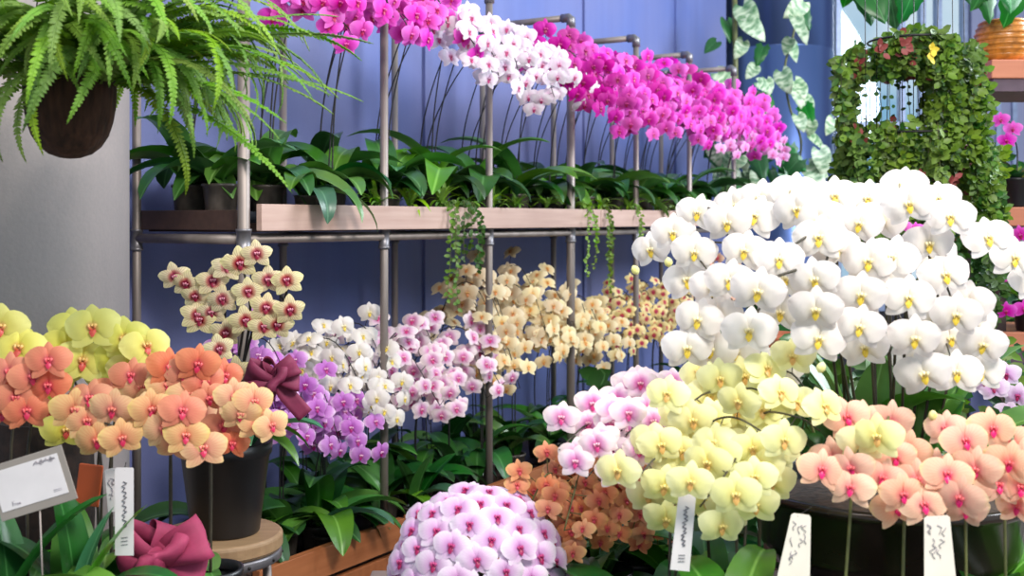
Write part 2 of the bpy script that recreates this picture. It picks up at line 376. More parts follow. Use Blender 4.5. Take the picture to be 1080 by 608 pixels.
def spray(root, k, ctrl, t0, n, size, hi=True, lip=True, side=.5, centre=None, wc=.6, jit=.25, buds=0, stemmat=None, r0=.0032, alt=None, down=.12, k2=None):
    """ctrl runs from the pot to the tip; flowers sit alternately on both sides over t0..1"""
    path = catmull(ctrl, 6); fl = []
    for i in range(n):
        t = t0+(1-t0)*(i+.5)/n; p, tg = along(path, t)
        d = facing(p, centre, wc, jit, down); sd = tg.cross(d)
        if sd.length < .1: sd = V((1, 0, 0))
        sd.normalize(); sg = 1 if i % 2 else -1
        q = p+sd*sg*size*side*rnd(.75, 1.1)+d*size*rnd(.15, .4)+V((0, 0, rnd(-.1, .1)*size))
        add_flower(root, k2 if (k2 and random.random() < .35) else k, q, d, size*(1-.12*i/n), hi, lip); fl.append((q, d))
    for i in range(buds):
        p, tg = along(path, 1); add_bud(root, k, p+tg*size*(.1+.22*i)+V((0, 0, -.06*size*i)), size*(.3-.05*i))
    stem_obj(root, path, fl, stemmat or KIND[k]['stem'], r0)
    return path
def listed(root, k, base, items, Z, size, dz=0, centre=None, wc=.75, jit=.16, hi=True, mid=None, down=.08, stemr=.0034, lift=.08):
    """flowers at measured places, in order from the stem outwards; stem from base through them"""
    pts = []; fl = []
    for i, it in enumerate(items):
        px, py = it[:2]; z = it[2] if len(it) > 2 and it[2] else Z+dz*i; kk = it[3] if len(it) > 3 else k; sz = size*(it[4] if len(it) > 4 else 1)
        p = P(px, py, z)+V((0, rnd(-.012, .012), .0)); d = facing(p, centre, wc, jit, down)
        p = p+V((0, 0, sz*lift)); add_flower(root, kk, p, d, sz, hi); fl.append((p, d)); pts.append(p-d*sz*.35+V((0, 0, sz*.12)))
    ctrl = [base]+([mid] if mid is not None else [])+pts
    path = catmull(ctrl, 5); stem_obj(root, path, fl, KIND[k]['stem'], stemr); return path

# ------------------------------------------------------------------ orchid leaves and pots
def strap(mb, L, W, rise, droop, fold=.35, nu=10, nv=4, side=0., tw=0.0):
    cx = 0; cz = 0; a = rise; pts = []
    for i in range(nu+1):
        pts.append((cx, cz, a)); cx += math.cos(a)*L/nu; cz += math.sin(a)*L/nu; a -= droop/nu
    def fn(u, v):
        v = v*2-1; x, z, a = pts[int(round(u*nu))]
        wd = W*(max(0, math.sin(PI*(.06+.94*u)**.8))**.6) if u < 1 else W*.04
        h = abs(v)*wd*fold
        return (x-math.sin(a)*h, v*wd+side*u*u*L+tw*0, z+math.cos(a)*h)
    return mb.grid(fn, nu, nv)
LEAF = {}
def leafset(key, mat, specs): LEAF[key] = [strap(MB(), *sp).mesh('leaf', mat) for sp in specs]
SP = [(.20, .040, 1.0, 1.6), (.24, .044, .8, 1.3), (.18, .044, 1.2, 1.3), (.26, .036, .65, 1.8), (.17, .044, .5, .9), (.23, .044, .9, 2.2), (.26, .034, 1.3, 1.8), (.21, .036, .4, 1.3)]
leafset('leaf', M['leaf'], SP); leafset('leafd', M['leafd'], SP); leafset('leaft', M['leaft'], SP[:3])
leafset('up', M['leafd'], [(.26, .042, 1.35, .5), (.3, .046, 1.25, .8), (.24, .04, 1.1, .7)])
def add_leaf(root, pos, az, key='leaf', scale=1.0, idx=None):
    me = LEAF[key][idx if idx is not None else random.randrange(len(LEAF[key]))]
    o = newobj('leaf', me, root); o.location = pos-root.location; o.rotation_euler = (rnd(-.25, .25), rnd(-.12, .12), az); o.scale = (scale,)*3; return o
def wall_cap(pos, az):
    """how large a leaf may be before its tip would reach the blue wall"""
    d = (pos.x+.811)*-.849+(pos.y-3.44)*.5285; c = math.cos(az)*-.849+math.sin(az)*.5285
    if c < .05 or not (0 < d < .6): return 9
    return max(.55, (.60-d)/(.235*c))
def rosette(root, pos, n=6, scale=1.0, keys=('leaf', 'leafd', 'leaf'), az0=None, spread=None):
    a0 = rnd(0, 6.28) if az0 is None else az0
    for i in range(n):
        az = a0+i*2*PI/n+rnd(-.35, .35) if spread is None else a0+rnd(-spread, spread)
        add_leaf(root, pos+V((0, 0, rnd(-.005, .02))), az, random.choice(keys), min(scale*rnd(.8, 1.15), wall_cap(pos, az)))
POTM = MB().lathe([(.0001, 0), (.042, 0), (.046, .01), (.056, .105), (.06, .107), (.06, .115), (.052, .115), (.05, .1)], 20).mesh('pot', M['pot'])
POTB = MB().lathe([(.0001, 0), (.05, 0), (.054, .01), (.066, .115), (.07, .117), (.07, .13), (.062, .13), (.06, .11)], 20).mesh('pot', M['black'])
SOIL = MB().lathe([(.0001, .108), (.03, .107), (.053, .098)], 14).mesh('growing_medium', M['moss'])
def pot(root, black=False, s=1.0):
    o = newobj('pot', POTB if black else POTM, root); q = newobj('growing_medium', SOIL, root)
    o.scale = q.scale = (s,)*3
    return root.location+V((0, 0, .105*s))

# ------------------------------------------------------------------ the setting
def struct(o): o['kind'] = 'structure'; return o
struct(MB().box((-8, -3, -.1), (9, 14, 0)).build('floor', M['floor'], smooth=False))
def rbox(s0, s1, d0, d1, z0, z1, mb=None):
    mb = mb or MB(); c = [R(s0, d0, 0), R(s1, d0, 0), R(s1, d1, 0), R(s0, d1, 0)]
    vs = [V((p.x, p.y, z0)) for p in c]+[V((p.x, p.y, z1)) for p in c]
    return mb.add(vs, [(0,3,2,1),(4,5,6,7),(0,1,5,4),(1,2,6,5),(2,3,7,6),(3,0,4,7)])
struct(rbox(-2.2, 5.55, .62, .74, 0, 4.6).build('wall_back', M['blue'], smooth=False))
for i, s_ in enumerate((1.75, 3.3, 4.6)):
    struct(rbox(s_, s_+.02, .605, .62, 0, 4.6).build('trim_%d' % (i+1), M['blue'], smooth=False))
struct(MB().box((-3, 10, 0), (2.77, 10.2, 5)).build('wall_far', M['back'], smooth=False))
struct(MB().box((4.0, 9.9, 0), (8, 10.1, 5)).build('wall_right', M['lilac'], smooth=False))
struct(MB().box((2.77, 10, 0), (4.0, 10.2, .7)).build('wall_sill', M['back'], smooth=False))
win = MB()
for x in (2.77, 2.84, 3.4, 3.58, 3.72, 3.95): win.box((x, 9.96, .7), (x+.045, 10.06, 5))
win.box((2.77, 9.96, 2.3), (4.0, 10.05, 2.36)); win.box((2.77, 9.96, .7), (4.0, 10.05, .76))
wo = struct(win.build('window_1', M['frame'], smooth=False))
MB().box((2.79, 10.0, .72), (3.98, 10.012, 5)).build('pane', M['glass'], wo, smooth=False)
# lilac panel ribs on the right wall
rb = MB()
for x in (4.2, 4.34, 4.7, 5.1): rb.box((x, 9.86, 0), (x+.04, 9.9, 5))
struct(rb.build('trim_4', M['frame'], smooth=False))
# concrete column at left
col = MB().lathe([(.45, 0), (.45, 4.6)], 96); co = struct(col.build('trim_5', M['concrete'], loc=(-1.5, 3.05, 0)))
# blue metal column in front of the window wall
cm = MB().lathe([(.43, 0), (.43, 2.86), (.425, 2.865), (.425, 2.875), (.43, 2.88), (.43, 5)], 64)
struct(cm.build('trim_6', M['column_metal'], loc=(2.18, 9.3, 0)))

# ------------------------------------------------------------------ pipe rack
SPC = .68; NP = 7; ZT = 2.42
rack = thing('pipe_shelf_rack', 'long galvanised pipe rack with a pinkish wooden shelf against the blue wall', 'shelf', R(0, 0, 0))
def rp(s, d, z): return R(s, d, z)-rack.location
fit = lambda mb, p, r=.019, h=.05: mb.lathe([(.0001, -h/2), (r, -h/2), (r, -h/2+.008), (r*.9, -h/2+.009), (r*.9, h/2-.009), (r, h/2-.008), (r, h/2), (.0001, h/2)], 14, Matrix.Translation(p))
for i in range(NP):
    s_ = i*SPC; r = .019 if i in (0, 3) else .0145
    MB().tube([rp(s_, 0, .0), rp(s_, 0, ZT)], r, 14).build('post', M['pipe'], rack)
    MB().tube([rp(s_, .48, .0), rp(s_, .48, ZT)], .0145, 12).build('post', M['pipe'], rack)
    MB().tube([rp(s_, 0, ZT), rp(s_, .48, ZT)], .0155, 12).build('top_bar', M['pipe'], rack)
    m = MB()
    m.tube([rp(s_, -.001, ZT-.045), rp(s_, 0, ZT-.005), rp(s_, .01, ZT), rp(s_, .045, ZT)], .0205, 12)
    m.build('elbow_fitting', M['pipefit'], rack); m = MB()
    m.tube([rp(s_, .48, ZT-.045), rp(s_, .48, ZT-.005), rp(s_, .47, ZT), rp(s_, .435, ZT)], .0205, 12)
    m.build('elbow_fitting', M['pipefit'], rack)
    MB().tube([rp(s_, .015, 1.44), rp(s_, .48, 1.44)], .0155, 10).build('cross_bar', M['pipe'], rack)
    m = MB(); fit(m, rp(s_, 0, 1.435), r+.006, .075); m.build('tee_fitting', M['pipefit'], rack); m = MB(); fit(m, rp(s_, .48, 1.435), .021, .07); m.build('tee_fitting', M['pipefit'], rack)
for d in (0.0, .48):
    MB().tube([rp(0, d, 1.44), rp((NP-1)*SPC, d, 1.44)], .0135, 10).build('long_bar', M['pipe'], rack)
sh = MB(); q = [rp(-.02, .0, 0)]
def rbl(s0, s1, d0, d1, z0, z1):
    mb = MB(); c = [rp(s0, d0, 0), rp(s1, d0, 0), rp(s1, d1, 0), rp(s0, d1, 0)]
    vs = [V((p.x, p.y, z0)) for p in c]+[V((p.x, p.y, z1)) for p in c]
    return mb.add(vs, [(0,3,2,1),(4,5,6,7),(0,1,5,4),(1,2,6,5),(2,3,7,6),(3,0,4,7)])
def oriented(name, mat, root, s0, s1, d0, d1, z0, z1, bevel=.002):
    """a board whose own X runs along the rack, so its grain does too"""
    mb = MB().box((0, 0, 0), (s1-s0, d1-d0, z1-z0)); o = mb.build(name, mat, root, smooth=False, bevel=bevel)
    o.location = R(s0, d0, z0)-(root.location if root else V((0, 0, 0))); o.rotation_euler = (0, 0, RA); return o
oriented('shelf_board', M['darkwood'], rack, .03, 4.5, .022, .46, 1.462, 1.49)
oriented('shelf_edge_board', M['shelf'], rack, .03, 2.25, -.045, -.022, 1.466, 1.548)
oriented('shelf_edge_board', M['shelf'], rack, 2.255, 4.5, -.045, -.022, 1.466, 1.548)
oriented('shelf_end_board', M['darkwood'], rack, -.0, .022, .03, .46, 1.468, 1.53)

# wooden cabinets under the rack, one per bay pair
cabs = [(-.02, .69), (.72, 2.08), (2.11, 3.47), (3.5, 4.86)]
names = ['orange-brown wooden planter cabinet at the left end of the rack, beside the stool',
         'orange-brown wooden planter cabinet behind the lilac globe of orchids',
         'orange-brown wooden planter cabinet behind the small rust-orange orchids',
         'orange-brown wooden planter cabinet at the far right end of the rack']
for (a, b_), nm in zip(cabs, names):
    r_ = thing('planter_cabinet', nm, 'cabinet', R(a, -.08, 0), 'wooden cabinets under the pipe rack')
    oriented('top_rail', M['cab'], r_, a, b_, -.085, -.055, .36, .455)
    nP = 2 if b_-a < 1 else 4; wd = (b_-a)/nP
    for i in range(nP): oriented('panel', M['cabv'], r_, a+i*wd+.004, a+(i+1)*wd-.004, -.078, -.055, .03, .34, .003)
    oriented('base', M['darkwood'], r_, a, b_, -.05, -.03, .0, .44)
    oriented('deck', M['darkwood'], r_, a, b_, -.028, .56, .33, .352)
    oriented('end_panel', M['cab'], r_, a, a+.02, -.028, .56, .0, .328); oriented('end_panel', M['cab'], r_, b_-.02, b_, -.028, .56, .0, .328)

# ------------------------------------------------------------------ orchids on the upper shelf
FR = V((.849, -.5285, 0)); AL = V((.5285, .849, 0))
between = ['at the rack\'s left end', 'between the first and second posts', 'between the second and third posts', 'between the third and fourth posts', 'between the fourth and fifth posts', 'between the fifth and sixth posts', 'between the sixth and last posts', 'past the last post']
words = ['first', 'second', 'third', 'fourth', 'fifth', 'sixth', 'seventh', 'eighth', 'ninth', 'tenth', 'eleventh', 'twelfth', 'thirteenth', 'fourteenth', 'fifteenth', 'sixteenth', 'seventeenth', 'eighteenth', 'nineteenth', 'twentieth', 'twenty-first', 'twenty-second', 'twenty-third', 'twenty-fourth']
desc = dict(magenta='magenta moth orchid', deepmagenta='deep magenta moth orchid', palepink='pale pink moth orchid', blush='blush-white moth orchid',
            cream='cream-yellow moth orchid', tan='tan moth orchid', creamred='small red-hearted cream orchid', orchidpurple='white-edged purple moth orchid',
            pinkheart='pink-hearted white moth orchid', white='white moth orchid', peach='peach moth orchid')
def tray(label, s0, s1, d0, d1, z):
    r_ = thing('plant_tray', label, 'tray', R(s0, d0, z), 'black plant trays')
    oriented('tray_base', M['tray'], r_, s0, s1, d0, d1, z, z+.006); oriented('rim', M['tray'], r_, s0, s1, d0, d0+.006, z+.006, z+.035); oriented('rim', M['tray'], r_, s0, s1, d1-.006, d1, z+.006, z+.035)
cnt = {}
def ordinal(key):
    cnt[key] = cnt.get(key, 0)+1; return words[cnt[key]-1]
ups = []
s_ = .08; i = 0
while s_ < 4.4:
    ups.append((s_, .13 if i % 2 else .32)); s_ += .155; i += 1
for i, (s_, d_) in enumerate(ups):
    if s_ < 1.0: k = 'magenta'
    elif s_ < 1.72: k = 'blush'
    elif s_ < 1.95: k = 'deepmagenta'
    else: k = 'magenta' if i % 4 else 'deepmagenta'
    if s_ > 3.0 and i % 3 == 0: k = 'palepink'
    back = d_ > .2
    row = 'back row' if back else 'front row'
    lab = '%s, upper shelf %s, %s in that row from left' % (desc[k], row, ordinal('u'+row))
    root = thing('moth_orchid', lab, 'orchid', R(s_, d_, 1.49), 'orchids on the upper shelf')
    top = pot(root)
    rosette(root, top, 7, rnd(1.3, 1.65), ('leaf', 'leafd', 'leaf', 'leaf'))
    add_leaf(root, top, math.atan2(-.53, .85)+rnd(-.5, .5), 'leafd' if i % 2 else 'leaf', 1.2, 5)
    hi_ = .80 if s_ < 1.0 else (.68 if s_ < 2.0 else .675)
    if s_ < .5: hi_ = .80
    low = k == 'palepink'
    if low: hi_ = .56
    for j in range(2):
        h = hi_*rnd(.93, 1.04)+(.05 if back else -.03)-(.0 if j else .05)
        base = top+V((rnd(-.015, .015), rnd(-.015, .015), 0)); sway = rnd(-.10, .10)+(-.05 if j else .05)
        reach = d_+rnd(.02, .10)
        ctrl = [base, base+FR*reach*.12+AL*sway*.2+V((0, 0, h*.45)), base+FR*reach*.5+AL*sway*.6+V((0, 0, h*.86)),
                base+FR*reach*.85+AL*sway+V((0, 0, h*.93)), base+FR*(reach+.12)+AL*sway*1.2+V((0, 0, h*.76)), base+FR*(reach+.17)+AL*sway*1.3+V((0, 0, h*(.52 if s_ > 1.9 else .6 if s_ > 1.0 else .66)))]
        spray(root, k, ctrl, .55, 12 if s_ > 1.9 else 10, (.112 if s_ > 1.9 else .106) if not low else .09, hi=s_ < 2.2, lip=True, side=.42, jit=.55, wc=.5, centre=R(s_, .3, 2.0), stemmat=M['stemd'], r0=.003)
for s_, d_, lab in ((.16, .3, 'broad-leaved orchid without flowers at the far left of the upper shelf, back row'), (.06, .16, 'broad-leaved orchid without flowers beside the first post on the upper shelf')):
    root = thing('leafy_orchid', lab, 'plant', R(s_, d_, 1.498)); t = pot(root); rosette(root, t, 7, 1.35, ('leafd', 'leafd', 'leaf'))
for a, b_, nm in ((.05, 1.1, 'left'), (1.14, 2.2, 'middle'), (2.24, 4.45, 'right')):
    tray('black plastic plant tray on the %s part of the upper shelf' % nm, a, b_, .05, .43, 1.4905)
for o in [x for x in C.objects if x.name.startswith('moth_orchid')]: o.location.z += .008

# ------------------------------------------------------------------ orchids on the lower deck
def low_plant(k, s_, d_, h, n, size, reach, fall=.6, nsp=2, sway=.1, lean=0, k2=None, hi=True, nl=8):
    row = 'front' if d_ < .2 else 'back'
    lab = '%s, lower planter %s row, %s such from left' % (desc[k], row, ordinal('l'+row+k))
    root = thing('moth_orchid', lab, 'orchid', R(s_, d_, .3525), 'orchids in the lower planter')
    top = pot(root); rosette(root, top, nl, rnd(1.1, 1.35), ('leafd', 'leaf', 'leafd'))
    for j in range(nsp):
        hh = h*rnd(.9, 1.05); sw = rnd(-sway, sway); base = top+V((rnd(-.015, .015), rnd(-.015, .015), 0)); rr = reach*rnd(.7, 1.1)
        ctrl = [base, base+V((0, 0, hh*.5)), base+FR*rr*.3+AL*(sw*.5+lean*.4)+V((0, 0, hh*.9)), base+FR*rr*.65+AL*(sw+lean*.8)+V((0, 0, hh*.96)), base+FR*rr+AL*(sw*1.2+lean)+V((0, 0, hh*fall))]
        spray(root, k, ctrl, .45, n, size, hi=hi, side=.5, jit=.55, wc=.55, centre=R(s_, .3, .7), stemmat=M['stemd'], r0=.0028, k2=k2)
# purple and white at left, pink-hearted white, creams, small cream-red
for s_, d_, k, h, sw in ((.1, .15, 'orchidpurple', .60, .06), (.2, .34, 'orchidpurple', .72, .08), (.3, .13, 'orchidpurple', .54, .08), (.44, .34, 'white', .72, .08), (.52, .14, 'white', .58, .1), (.64, .34, 'white', .66, .08), (.44, .1, 'orchidpurple', .42, .08),
                     (.78, .36, 'pinkheart', .66, .12), (.84, .13, 'pinkheart', .48, .12), (1.0, .34, 'pinkheart', .66, .12), (1.06, .13, 'pinkheart', .52, .1), (1.22, .34, 'pinkheart', .62, .12), (1.3, .14, 'pinkheart', .54, .12)):
    low_plant(k, s_, d_, h, 9, .096, d_+.08, .62, 2, sw)
for s_, d_, k, h, sw in ((1.45, .36, 'tan', .80, .12), (1.62, .4, 'tan', .86, .14), (1.82, .38, 'tan', .84, .1), (1.55, .16, 'cream', .62, .1), (1.78, .15, 'cream', .68, .1), (1.96, .32, 'cream', .76, .1),
                     (2.1, .14, 'cream', .70, .1), (2.26, .3, 'cream', .72, .1), (2.4, .15, 'cream', .56, .1)):
    low_plant(k, s_, d_, h, 10, .1, d_+.06, .62, 2, sw, hi=False)
for s_, d_, k, h, sw in ((2.6, .16, 'creamred', .64, .1), (2.78, .34, 'creamred', .70, .12), (2.95, .16, 'creamred', .66, .1), (3.15, .34, 'creamred', .70, .12), (3.35, .16, 'creamred', .66, .1), (3.58, .3, 'creamred', .68, .12), (3.8, .16, 'peach', .76, .1), (4.05, .3, 'peach', .8, .12)):
    low_plant(k, s_, d_, h, 11, .084 if k == 'creamred' else .095, d_+.05, .64, 2, sw, hi=False)
for i, (a, b_, nm) in enumerate(((.01, .67, 'left end'), (.76, 2.05, 'second part'), (2.14, 3.44, 'third part'))):
    pass
# large sword leaves hanging over the wooden rail
oth = thing('leafy_orchid', 'flowerless orchid with long drooping leaves and yellow tips over the cabinet rail', 'plant', R(.42, .04, .3525))
tp_ = pot(oth, s=.8)
for az, sc, kx, ix in ((-1.2, 1.35, 'leaf', 5), (-.5, 1.2, 'leaft', 1), (-.1, 1.2, 'leaf', 3), (.4, 1.3, 'leaf', 1), (-2.0, 1.3, 'leaf', 3), (2.6, 1.2, 'leafd', 1), (-2.6, 1.1, 'leafd', 5)): add_leaf(oth, tp_+V((0, 0, .03)), az, kx, sc, ix)
yl = newobj('leaf', strap(MB(), .15, .022, .5, .8).mesh('leaf', M['leafy']), oth); yl.location = tp_-oth.location+V((0, 0, .05)); yl.rotation_euler = (0, 0, .3); yl['label'] = 'yellowed leaf'
oth2 = thing('leafy_orchid', 'flowerless orchid with broad upright rounded leaves beside the second post', 'plant', R(.88, .01, .3525))
tp_ = pot(oth2, s=.8)
for az, sc, ix in ((-.6, .95, 0), (.5, .85, 1), (1.9, .8, 2), (-2.2, .8, 0)): add_leaf(oth2, tp_, az, 'up', sc, ix)
lt = newobj('leaf', strap(MB(), .26, .05, 1.1, 2.3).mesh('leaf', M['leaft']), oth2); lt.location = tp_-oth2.location; lt.rotation_euler = (0, 0, -.35)

# ------------------------------------------------------------------ small bright plants and trailing vines at the shelf front
def bushlet(name, lab, cat, loc, n, L, W, mat, spreadr=.9, group=None, potscale=.45):
    root = thing(name, lab, cat, loc, group); top = pot(root, s=potscale)-root.location
    ms = [strap(MB(), L*rnd(.7, 1.1), W, rnd(.5, 1.3), rnd(.8, 2.2), .3, 5, 2).mesh('leaf', mat) for _ in range(4)]
    for i in range(n):
        o = newobj('leaf', random.choice(ms), root); o.location = top+V((rnd(-.01, .01), rnd(-.01, .01), rnd(0, .02))); o.rotation_euler = (rnd(-.3, .3), rnd(-.4, .3), rnd(0, 6.28)); o.scale = (rnd(.7, 1.1),)*3
    return root
for i, s_ in enumerate((.66, .86, 1.04, 1.22, 1.4, 1.6, 1.84, 2.1, 2.36, 2.7, 3.0)):
    bushlet('small_fern_plant', 'small bright green grassy plant at the upper shelf edge, %s from the left' % words[i], 'plant', R(s_, .012+.01*(i % 2), 1.499), 22, .12, .008, M['bright'], group='small bright plants along the shelf edge')
def oval_leaf(mb, p, d, L, W):
    d = d.normalized(); s_ = d.cross(V((rnd(-.5, .5), -1, rnd(-.3, .6)))).normalized(); n = s_.cross(d)
    a = [p, p+d*L*.3+s_*W, p+d*L*.7+s_*W*.85, p+d*L, p+d*L*.7-s_*W*.85, p+d*L*.3-s_*W, p+d*L*.5-n*L*.1]
    mb.add(a, [(0, 1, 6), (1, 2, 6), (2, 3, 6), (3, 4, 6), (4, 5, 6), (5, 0, 6)])
def trailing(lab, s_, lens, mat, leafL=.02):
    root = thing('trailing_vine', lab, 'plant', R(s_, .004, 1.499), 'vines trailing over the shelf edge'); top = pot(root, s=.4)-root.location
    for k, L in enumerate(lens):
        mb = MB(); o = AL*(rnd(-.035, .035)+(k-len(lens)/2)*.02); st = top+V((0, 0, 0)); fr = FR*.075
        path = catmull([st, st+o*.5+fr*.6+V((0, 0, .03)), st+o+fr+V((0, 0, -.04)), st+o*1.2+fr*1.05+V((0, 0, -.04-L*.5)), st+o*1.1+AL*rnd(-.02, .02)+fr+V((0, 0, -.04-L))], 6)
        mb.tube(path, .0012, 4); mb.k = 1; n = int((L+.1)/.011)
        for j in range(n):
            p, tg = along(path, (j+.5)/n); oval_leaf(mb, p, V((rnd(-1, 1), rnd(-1, .2), rnd(-.9, .3))), leafL*rnd(.7, 1.1), leafL*.32)
        mb.build('strand', [M['stemg'], mat], root)
trailing('vine with three long leafy strands trailing below the shelf beside the third post', 1.04, [.30, .34, .2], M['vine'], .024)
trailing('short dense vine trailing below the shelf just left of the third post', 1.15, [.16, .2, .12, .18], M['vined'], .026)
trailing('vine with three thin strands trailing below the shelf right of the fourth post', 2.13, [.26, .22, .12], M['bright'], .022)
trailing('vine with long sparse strands trailing below the shelf between the fourth and fifth posts', 2.32, [.34, .2, .3], M['vine'], .022)
trailing('short vine trailing over the shelf edge near the fifth post', 2.66, [.1, .14], M['bright'], .022)
trailing('short vine trailing over the shelf edge far to the right behind the white orchids', 3.1, [.12, .1], M['vine'], .022)
# big draping strap leaves at the shelf's left end
dl = thing('leafy_orchid', 'orchid with big drooping leaves hanging over the left end of the upper shelf', 'plant', R(.3, .02, 1.499)); tp_ = pot(dl, s=.7)
for px, L, W_, rise, droop, az, mt in ((0, .24, .04, .7, 2.7, -.95, 'leaft'), (0, .27, .032, .6, 2.2, -.35, 'leaf'), (0, .26, .045, .9, 1.8, -1.6, 'leaf'), (0, .3, .03, .4, 1.9, .1, 'leaf'), (0, .24, .05, .9, 1.0, 2.8, 'leafd'), (0, .24, .045, 1.0, 1.3, -2.6, 'leafd')):
    o = newobj('leaf', strap(MB(), L, W_, rise, droop).mesh('leaf', M[mt]), dl); o.location = tp_-dl.location; o.rotation_euler = (0, 0, az)

# ------------------------------------------------------------------ hanging fern
fc = P(74, 92, 2.3)
fern = thing('hanging_fern', 'large bright green fern in a brown coir basket hanging before the concrete column', 'fern', fc+V((0, 0, -.1)))
MB().lathe([(.0001, -.125), (.02, -.123), (.042, -.115), (.06, -.1), (.074, -.078), (.083, -.05), (.088, -.02), (.09, .01), (.09, .04), (.082, .04), (.078, .02), (.0001, .02)], 28).build('basket', M['coir'], fern, loc=(0, 0, .08))
m = MB()
for a in (0, 2.1, 4.2): m.tube([V((.1*math.cos(a), .1*math.sin(a), .12)), V((0, 0, .75)), V((0, 0, 1.6))], .0015, 4)
m.build('hanger_wire', M['wire'], fern)
def frond(L, rise, droop, wmax):
    mb = MB(); n = 16; cx = cz = 0; a = rise; pts = []
    for i in range(n+1):
        pts.append(V((cx, 0, cz))); cx += math.cos(a)*L/n; cz += math.sin(a)*L/n; a -= droop/n*(.5+i/n)
    mb.tube(pts, [.0018]*n+[.0006], 4)
    N = int(L/.0085)
    for i in range(2, N):
        t = i/N; p, tg = along(pts, t); w_ = wmax*min(1, t*5+.3)*(1-t**2.6)**.8
        for sg in (-1, 1):
            d = (V((0, sg, 0))+tg*.25+V((0, 0, rnd(-.35, .1)))).normalized(); s2 = tg*.0042; nrm = d.cross(tg)*.002
            a0 = p; mb.add([a0-s2*.8, a0+s2, a0+d*w_*.6+s2*1.0, a0+d*w_+s2*.2, a0+d*w_*.55-s2*.9, a0+d*w_*.4+nrm], [(0, 1, 5), (1, 2, 5), (2, 3, 5), (3, 4, 5), (4, 0, 5)])
    return mb.mesh('frond', M['fern'])
FD = [frond(.50, .35, .75, .021), frond(.44, .75, 2.0, .022), frond(.40, .9, 3.0, .022), frond(.34, .3, 2.2, .021), frond(.46, 1.1, 2.6, .023), frond(.42, .1, .9, .02), frond(.32, 1.2, 1.8, .022), frond(.48, .6, 1.5, .02)]
def addfrond(idx, az, roll=0, sc=1, off=0, tilt=0):
    o = newobj('frond', FD[idx], fern); o.location = V((.05*math.cos(az)+off, .05*math.sin(az), .10+rnd(0, .03))); o.rotation_euler = Euler((roll, tilt, az)); o.scale = (sc,)*3
for i in range(150):
    az = -PI+2*PI*((i*.618) % 1)+rnd(-.2, .2)
    if i % 4 == 0: az = rnd(-1.2, .4)
    if i % 7 == 0: az = rnd(-2.4, -.9)
    idx = random.choice([1, 2, 2, 3, 4, 4, 6, 7, 2])
    addfrond(idx, az, rnd(-.6, .6), rnd(.75, 1.12), .05 if math.cos(az) > -.3 else .01)
for az, idx, tl, sc in ((-.25, 0, -.02, 1.12), (-.1, 5, -.05, 1.1), (.15, 0, .12, 1.0), (-.4, 5, .1, 1.05), (.3, 0, -.25, .95), (-.2, 7, -.1, 1), (-.5, 0, .3, .95), (.1, 7, .1, 1), (-.35, 5, .3, 1.1), (.05, 0, -.4, 1), (-.2, 5, -.2, 1), (-.6, 7, .35, 1.0), (-.15, 2, -.2, 1.05), (-.35, 4, .05, 1.1), (-.3, 0, .2, 1.0), (-.45, 7, .15, 1.1), (-.1, 1, .1, 1.15), (-.7, 1, .2, 1.1), (-.9, 4, .1, 1), (-1.1, 2, 0, 1.1), (-1.4, 2, 0, 1.0), (-1.8, 2, 0, 1), (-2.2, 2, .1, 1)):
    addfrond(idx, az, rnd(-.4, .4), sc, .05, tl)

for i in range(40):       # fronds hanging down over the basket's front and right side
    az = rnd(-2.6, .2); o_ = rnd(.0, .16) if az > -1.4 else rnd(0, .05)
    addfrond(random.choice([2, 2, 3, 4]), az, rnd(-.5, .5), rnd(.7, 1.05), o_, rnd(.1, .6))

# ------------------------------------------------------------------ front display tables (just below the frame)
def table(lab, x0, x1, y0, y1, z):
    r_ = thing('display_table', lab, 'table', ((x0+x1)/2, (y0+y1)/2, 0)); o = r_.location
    MB().box((x0-o.x, y0-o.y, z-.04), (x1-o.x, y1-o.y, z)).build('table_top', M['table'], r_, smooth=False, bevel=.004)
    for x in (x0+.05, x1-.05):
        for y in (y0+.05, y1-.05): MB().box((x-o.x-.025, y-o.y-.025, 0), (x-o.x+.025, y-o.y+.025, z-.04)).build('leg', M['table'], r_, smooth=False)
table('low dark display table under the lilac, yellow and white orchids', -.36, 1.42, 1.75, 2.92, .6)
table('low dark display table under the orange orchids and grey card at left', -1.42, -.66, 2.05, 2.72, .62)
TZ = .6

# ------------------------------------------------------------------ big bowl with the white orchids
bc = P(935, 0, 2.5); bc.z = TZ
bowl = thing('moth_orchid_arrangement', 'large arching white moth orchids with yellow lips in a black-bronze bowl', 'orchid', bc)
zr = .915-TZ
MB().lathe([(.0001, 0), (.13, 0), (.15, .02), (.17, .06), (.265, zr-.13), (.27, zr-.125), (.275, zr-.11), (.29, zr-.02), (.31, zr-.008), (.312, zr+.008), (.30, zr+.012), (.285, zr-.01), (.27, zr-.05)], 64).build('bowl', M['bowl'], bowl)
MB().lathe([(.0001, zr-.02), (.15, zr-.02), (.275, zr-.04)], 40).build('growing_medium', M['moss'], bowl)
cbase = bc+V((0, 0, zr-.02))
leafset('big', M['leaf'], [(.28, .045, 1.2, .7), (.3, .05, 1.0, 1.0), (.26, .05, 1.35, .5), (.3, .045, .8, 1.6), (.34, .05, .9, 2.2)])
for px, az, ix in ((900, 2.6, 0), (885, 2.9, 2), (870, 3.2, 1), (960, .4, 0), (985, .1, 2), (940, -1.3, 1), (1000, -.3, 0), (920, -1.8, 2), (905, -1.9, 4), (975, .9, 1), (1030, .2, 3), (850, 3.4, 3), (945, 1.6, 0)):
    add_leaf(bowl, P(px, 470, 2.5)+V((0, rnd(-.08, .08), 0)), az, 'big', rnd(.8, 1.05), ix)
WS = .105; ctr = P(890, 330, 2.75)
def wd_(px, py): return 2.12+((px-880)/200)**2*.22+((py-330)/150)**2*.05
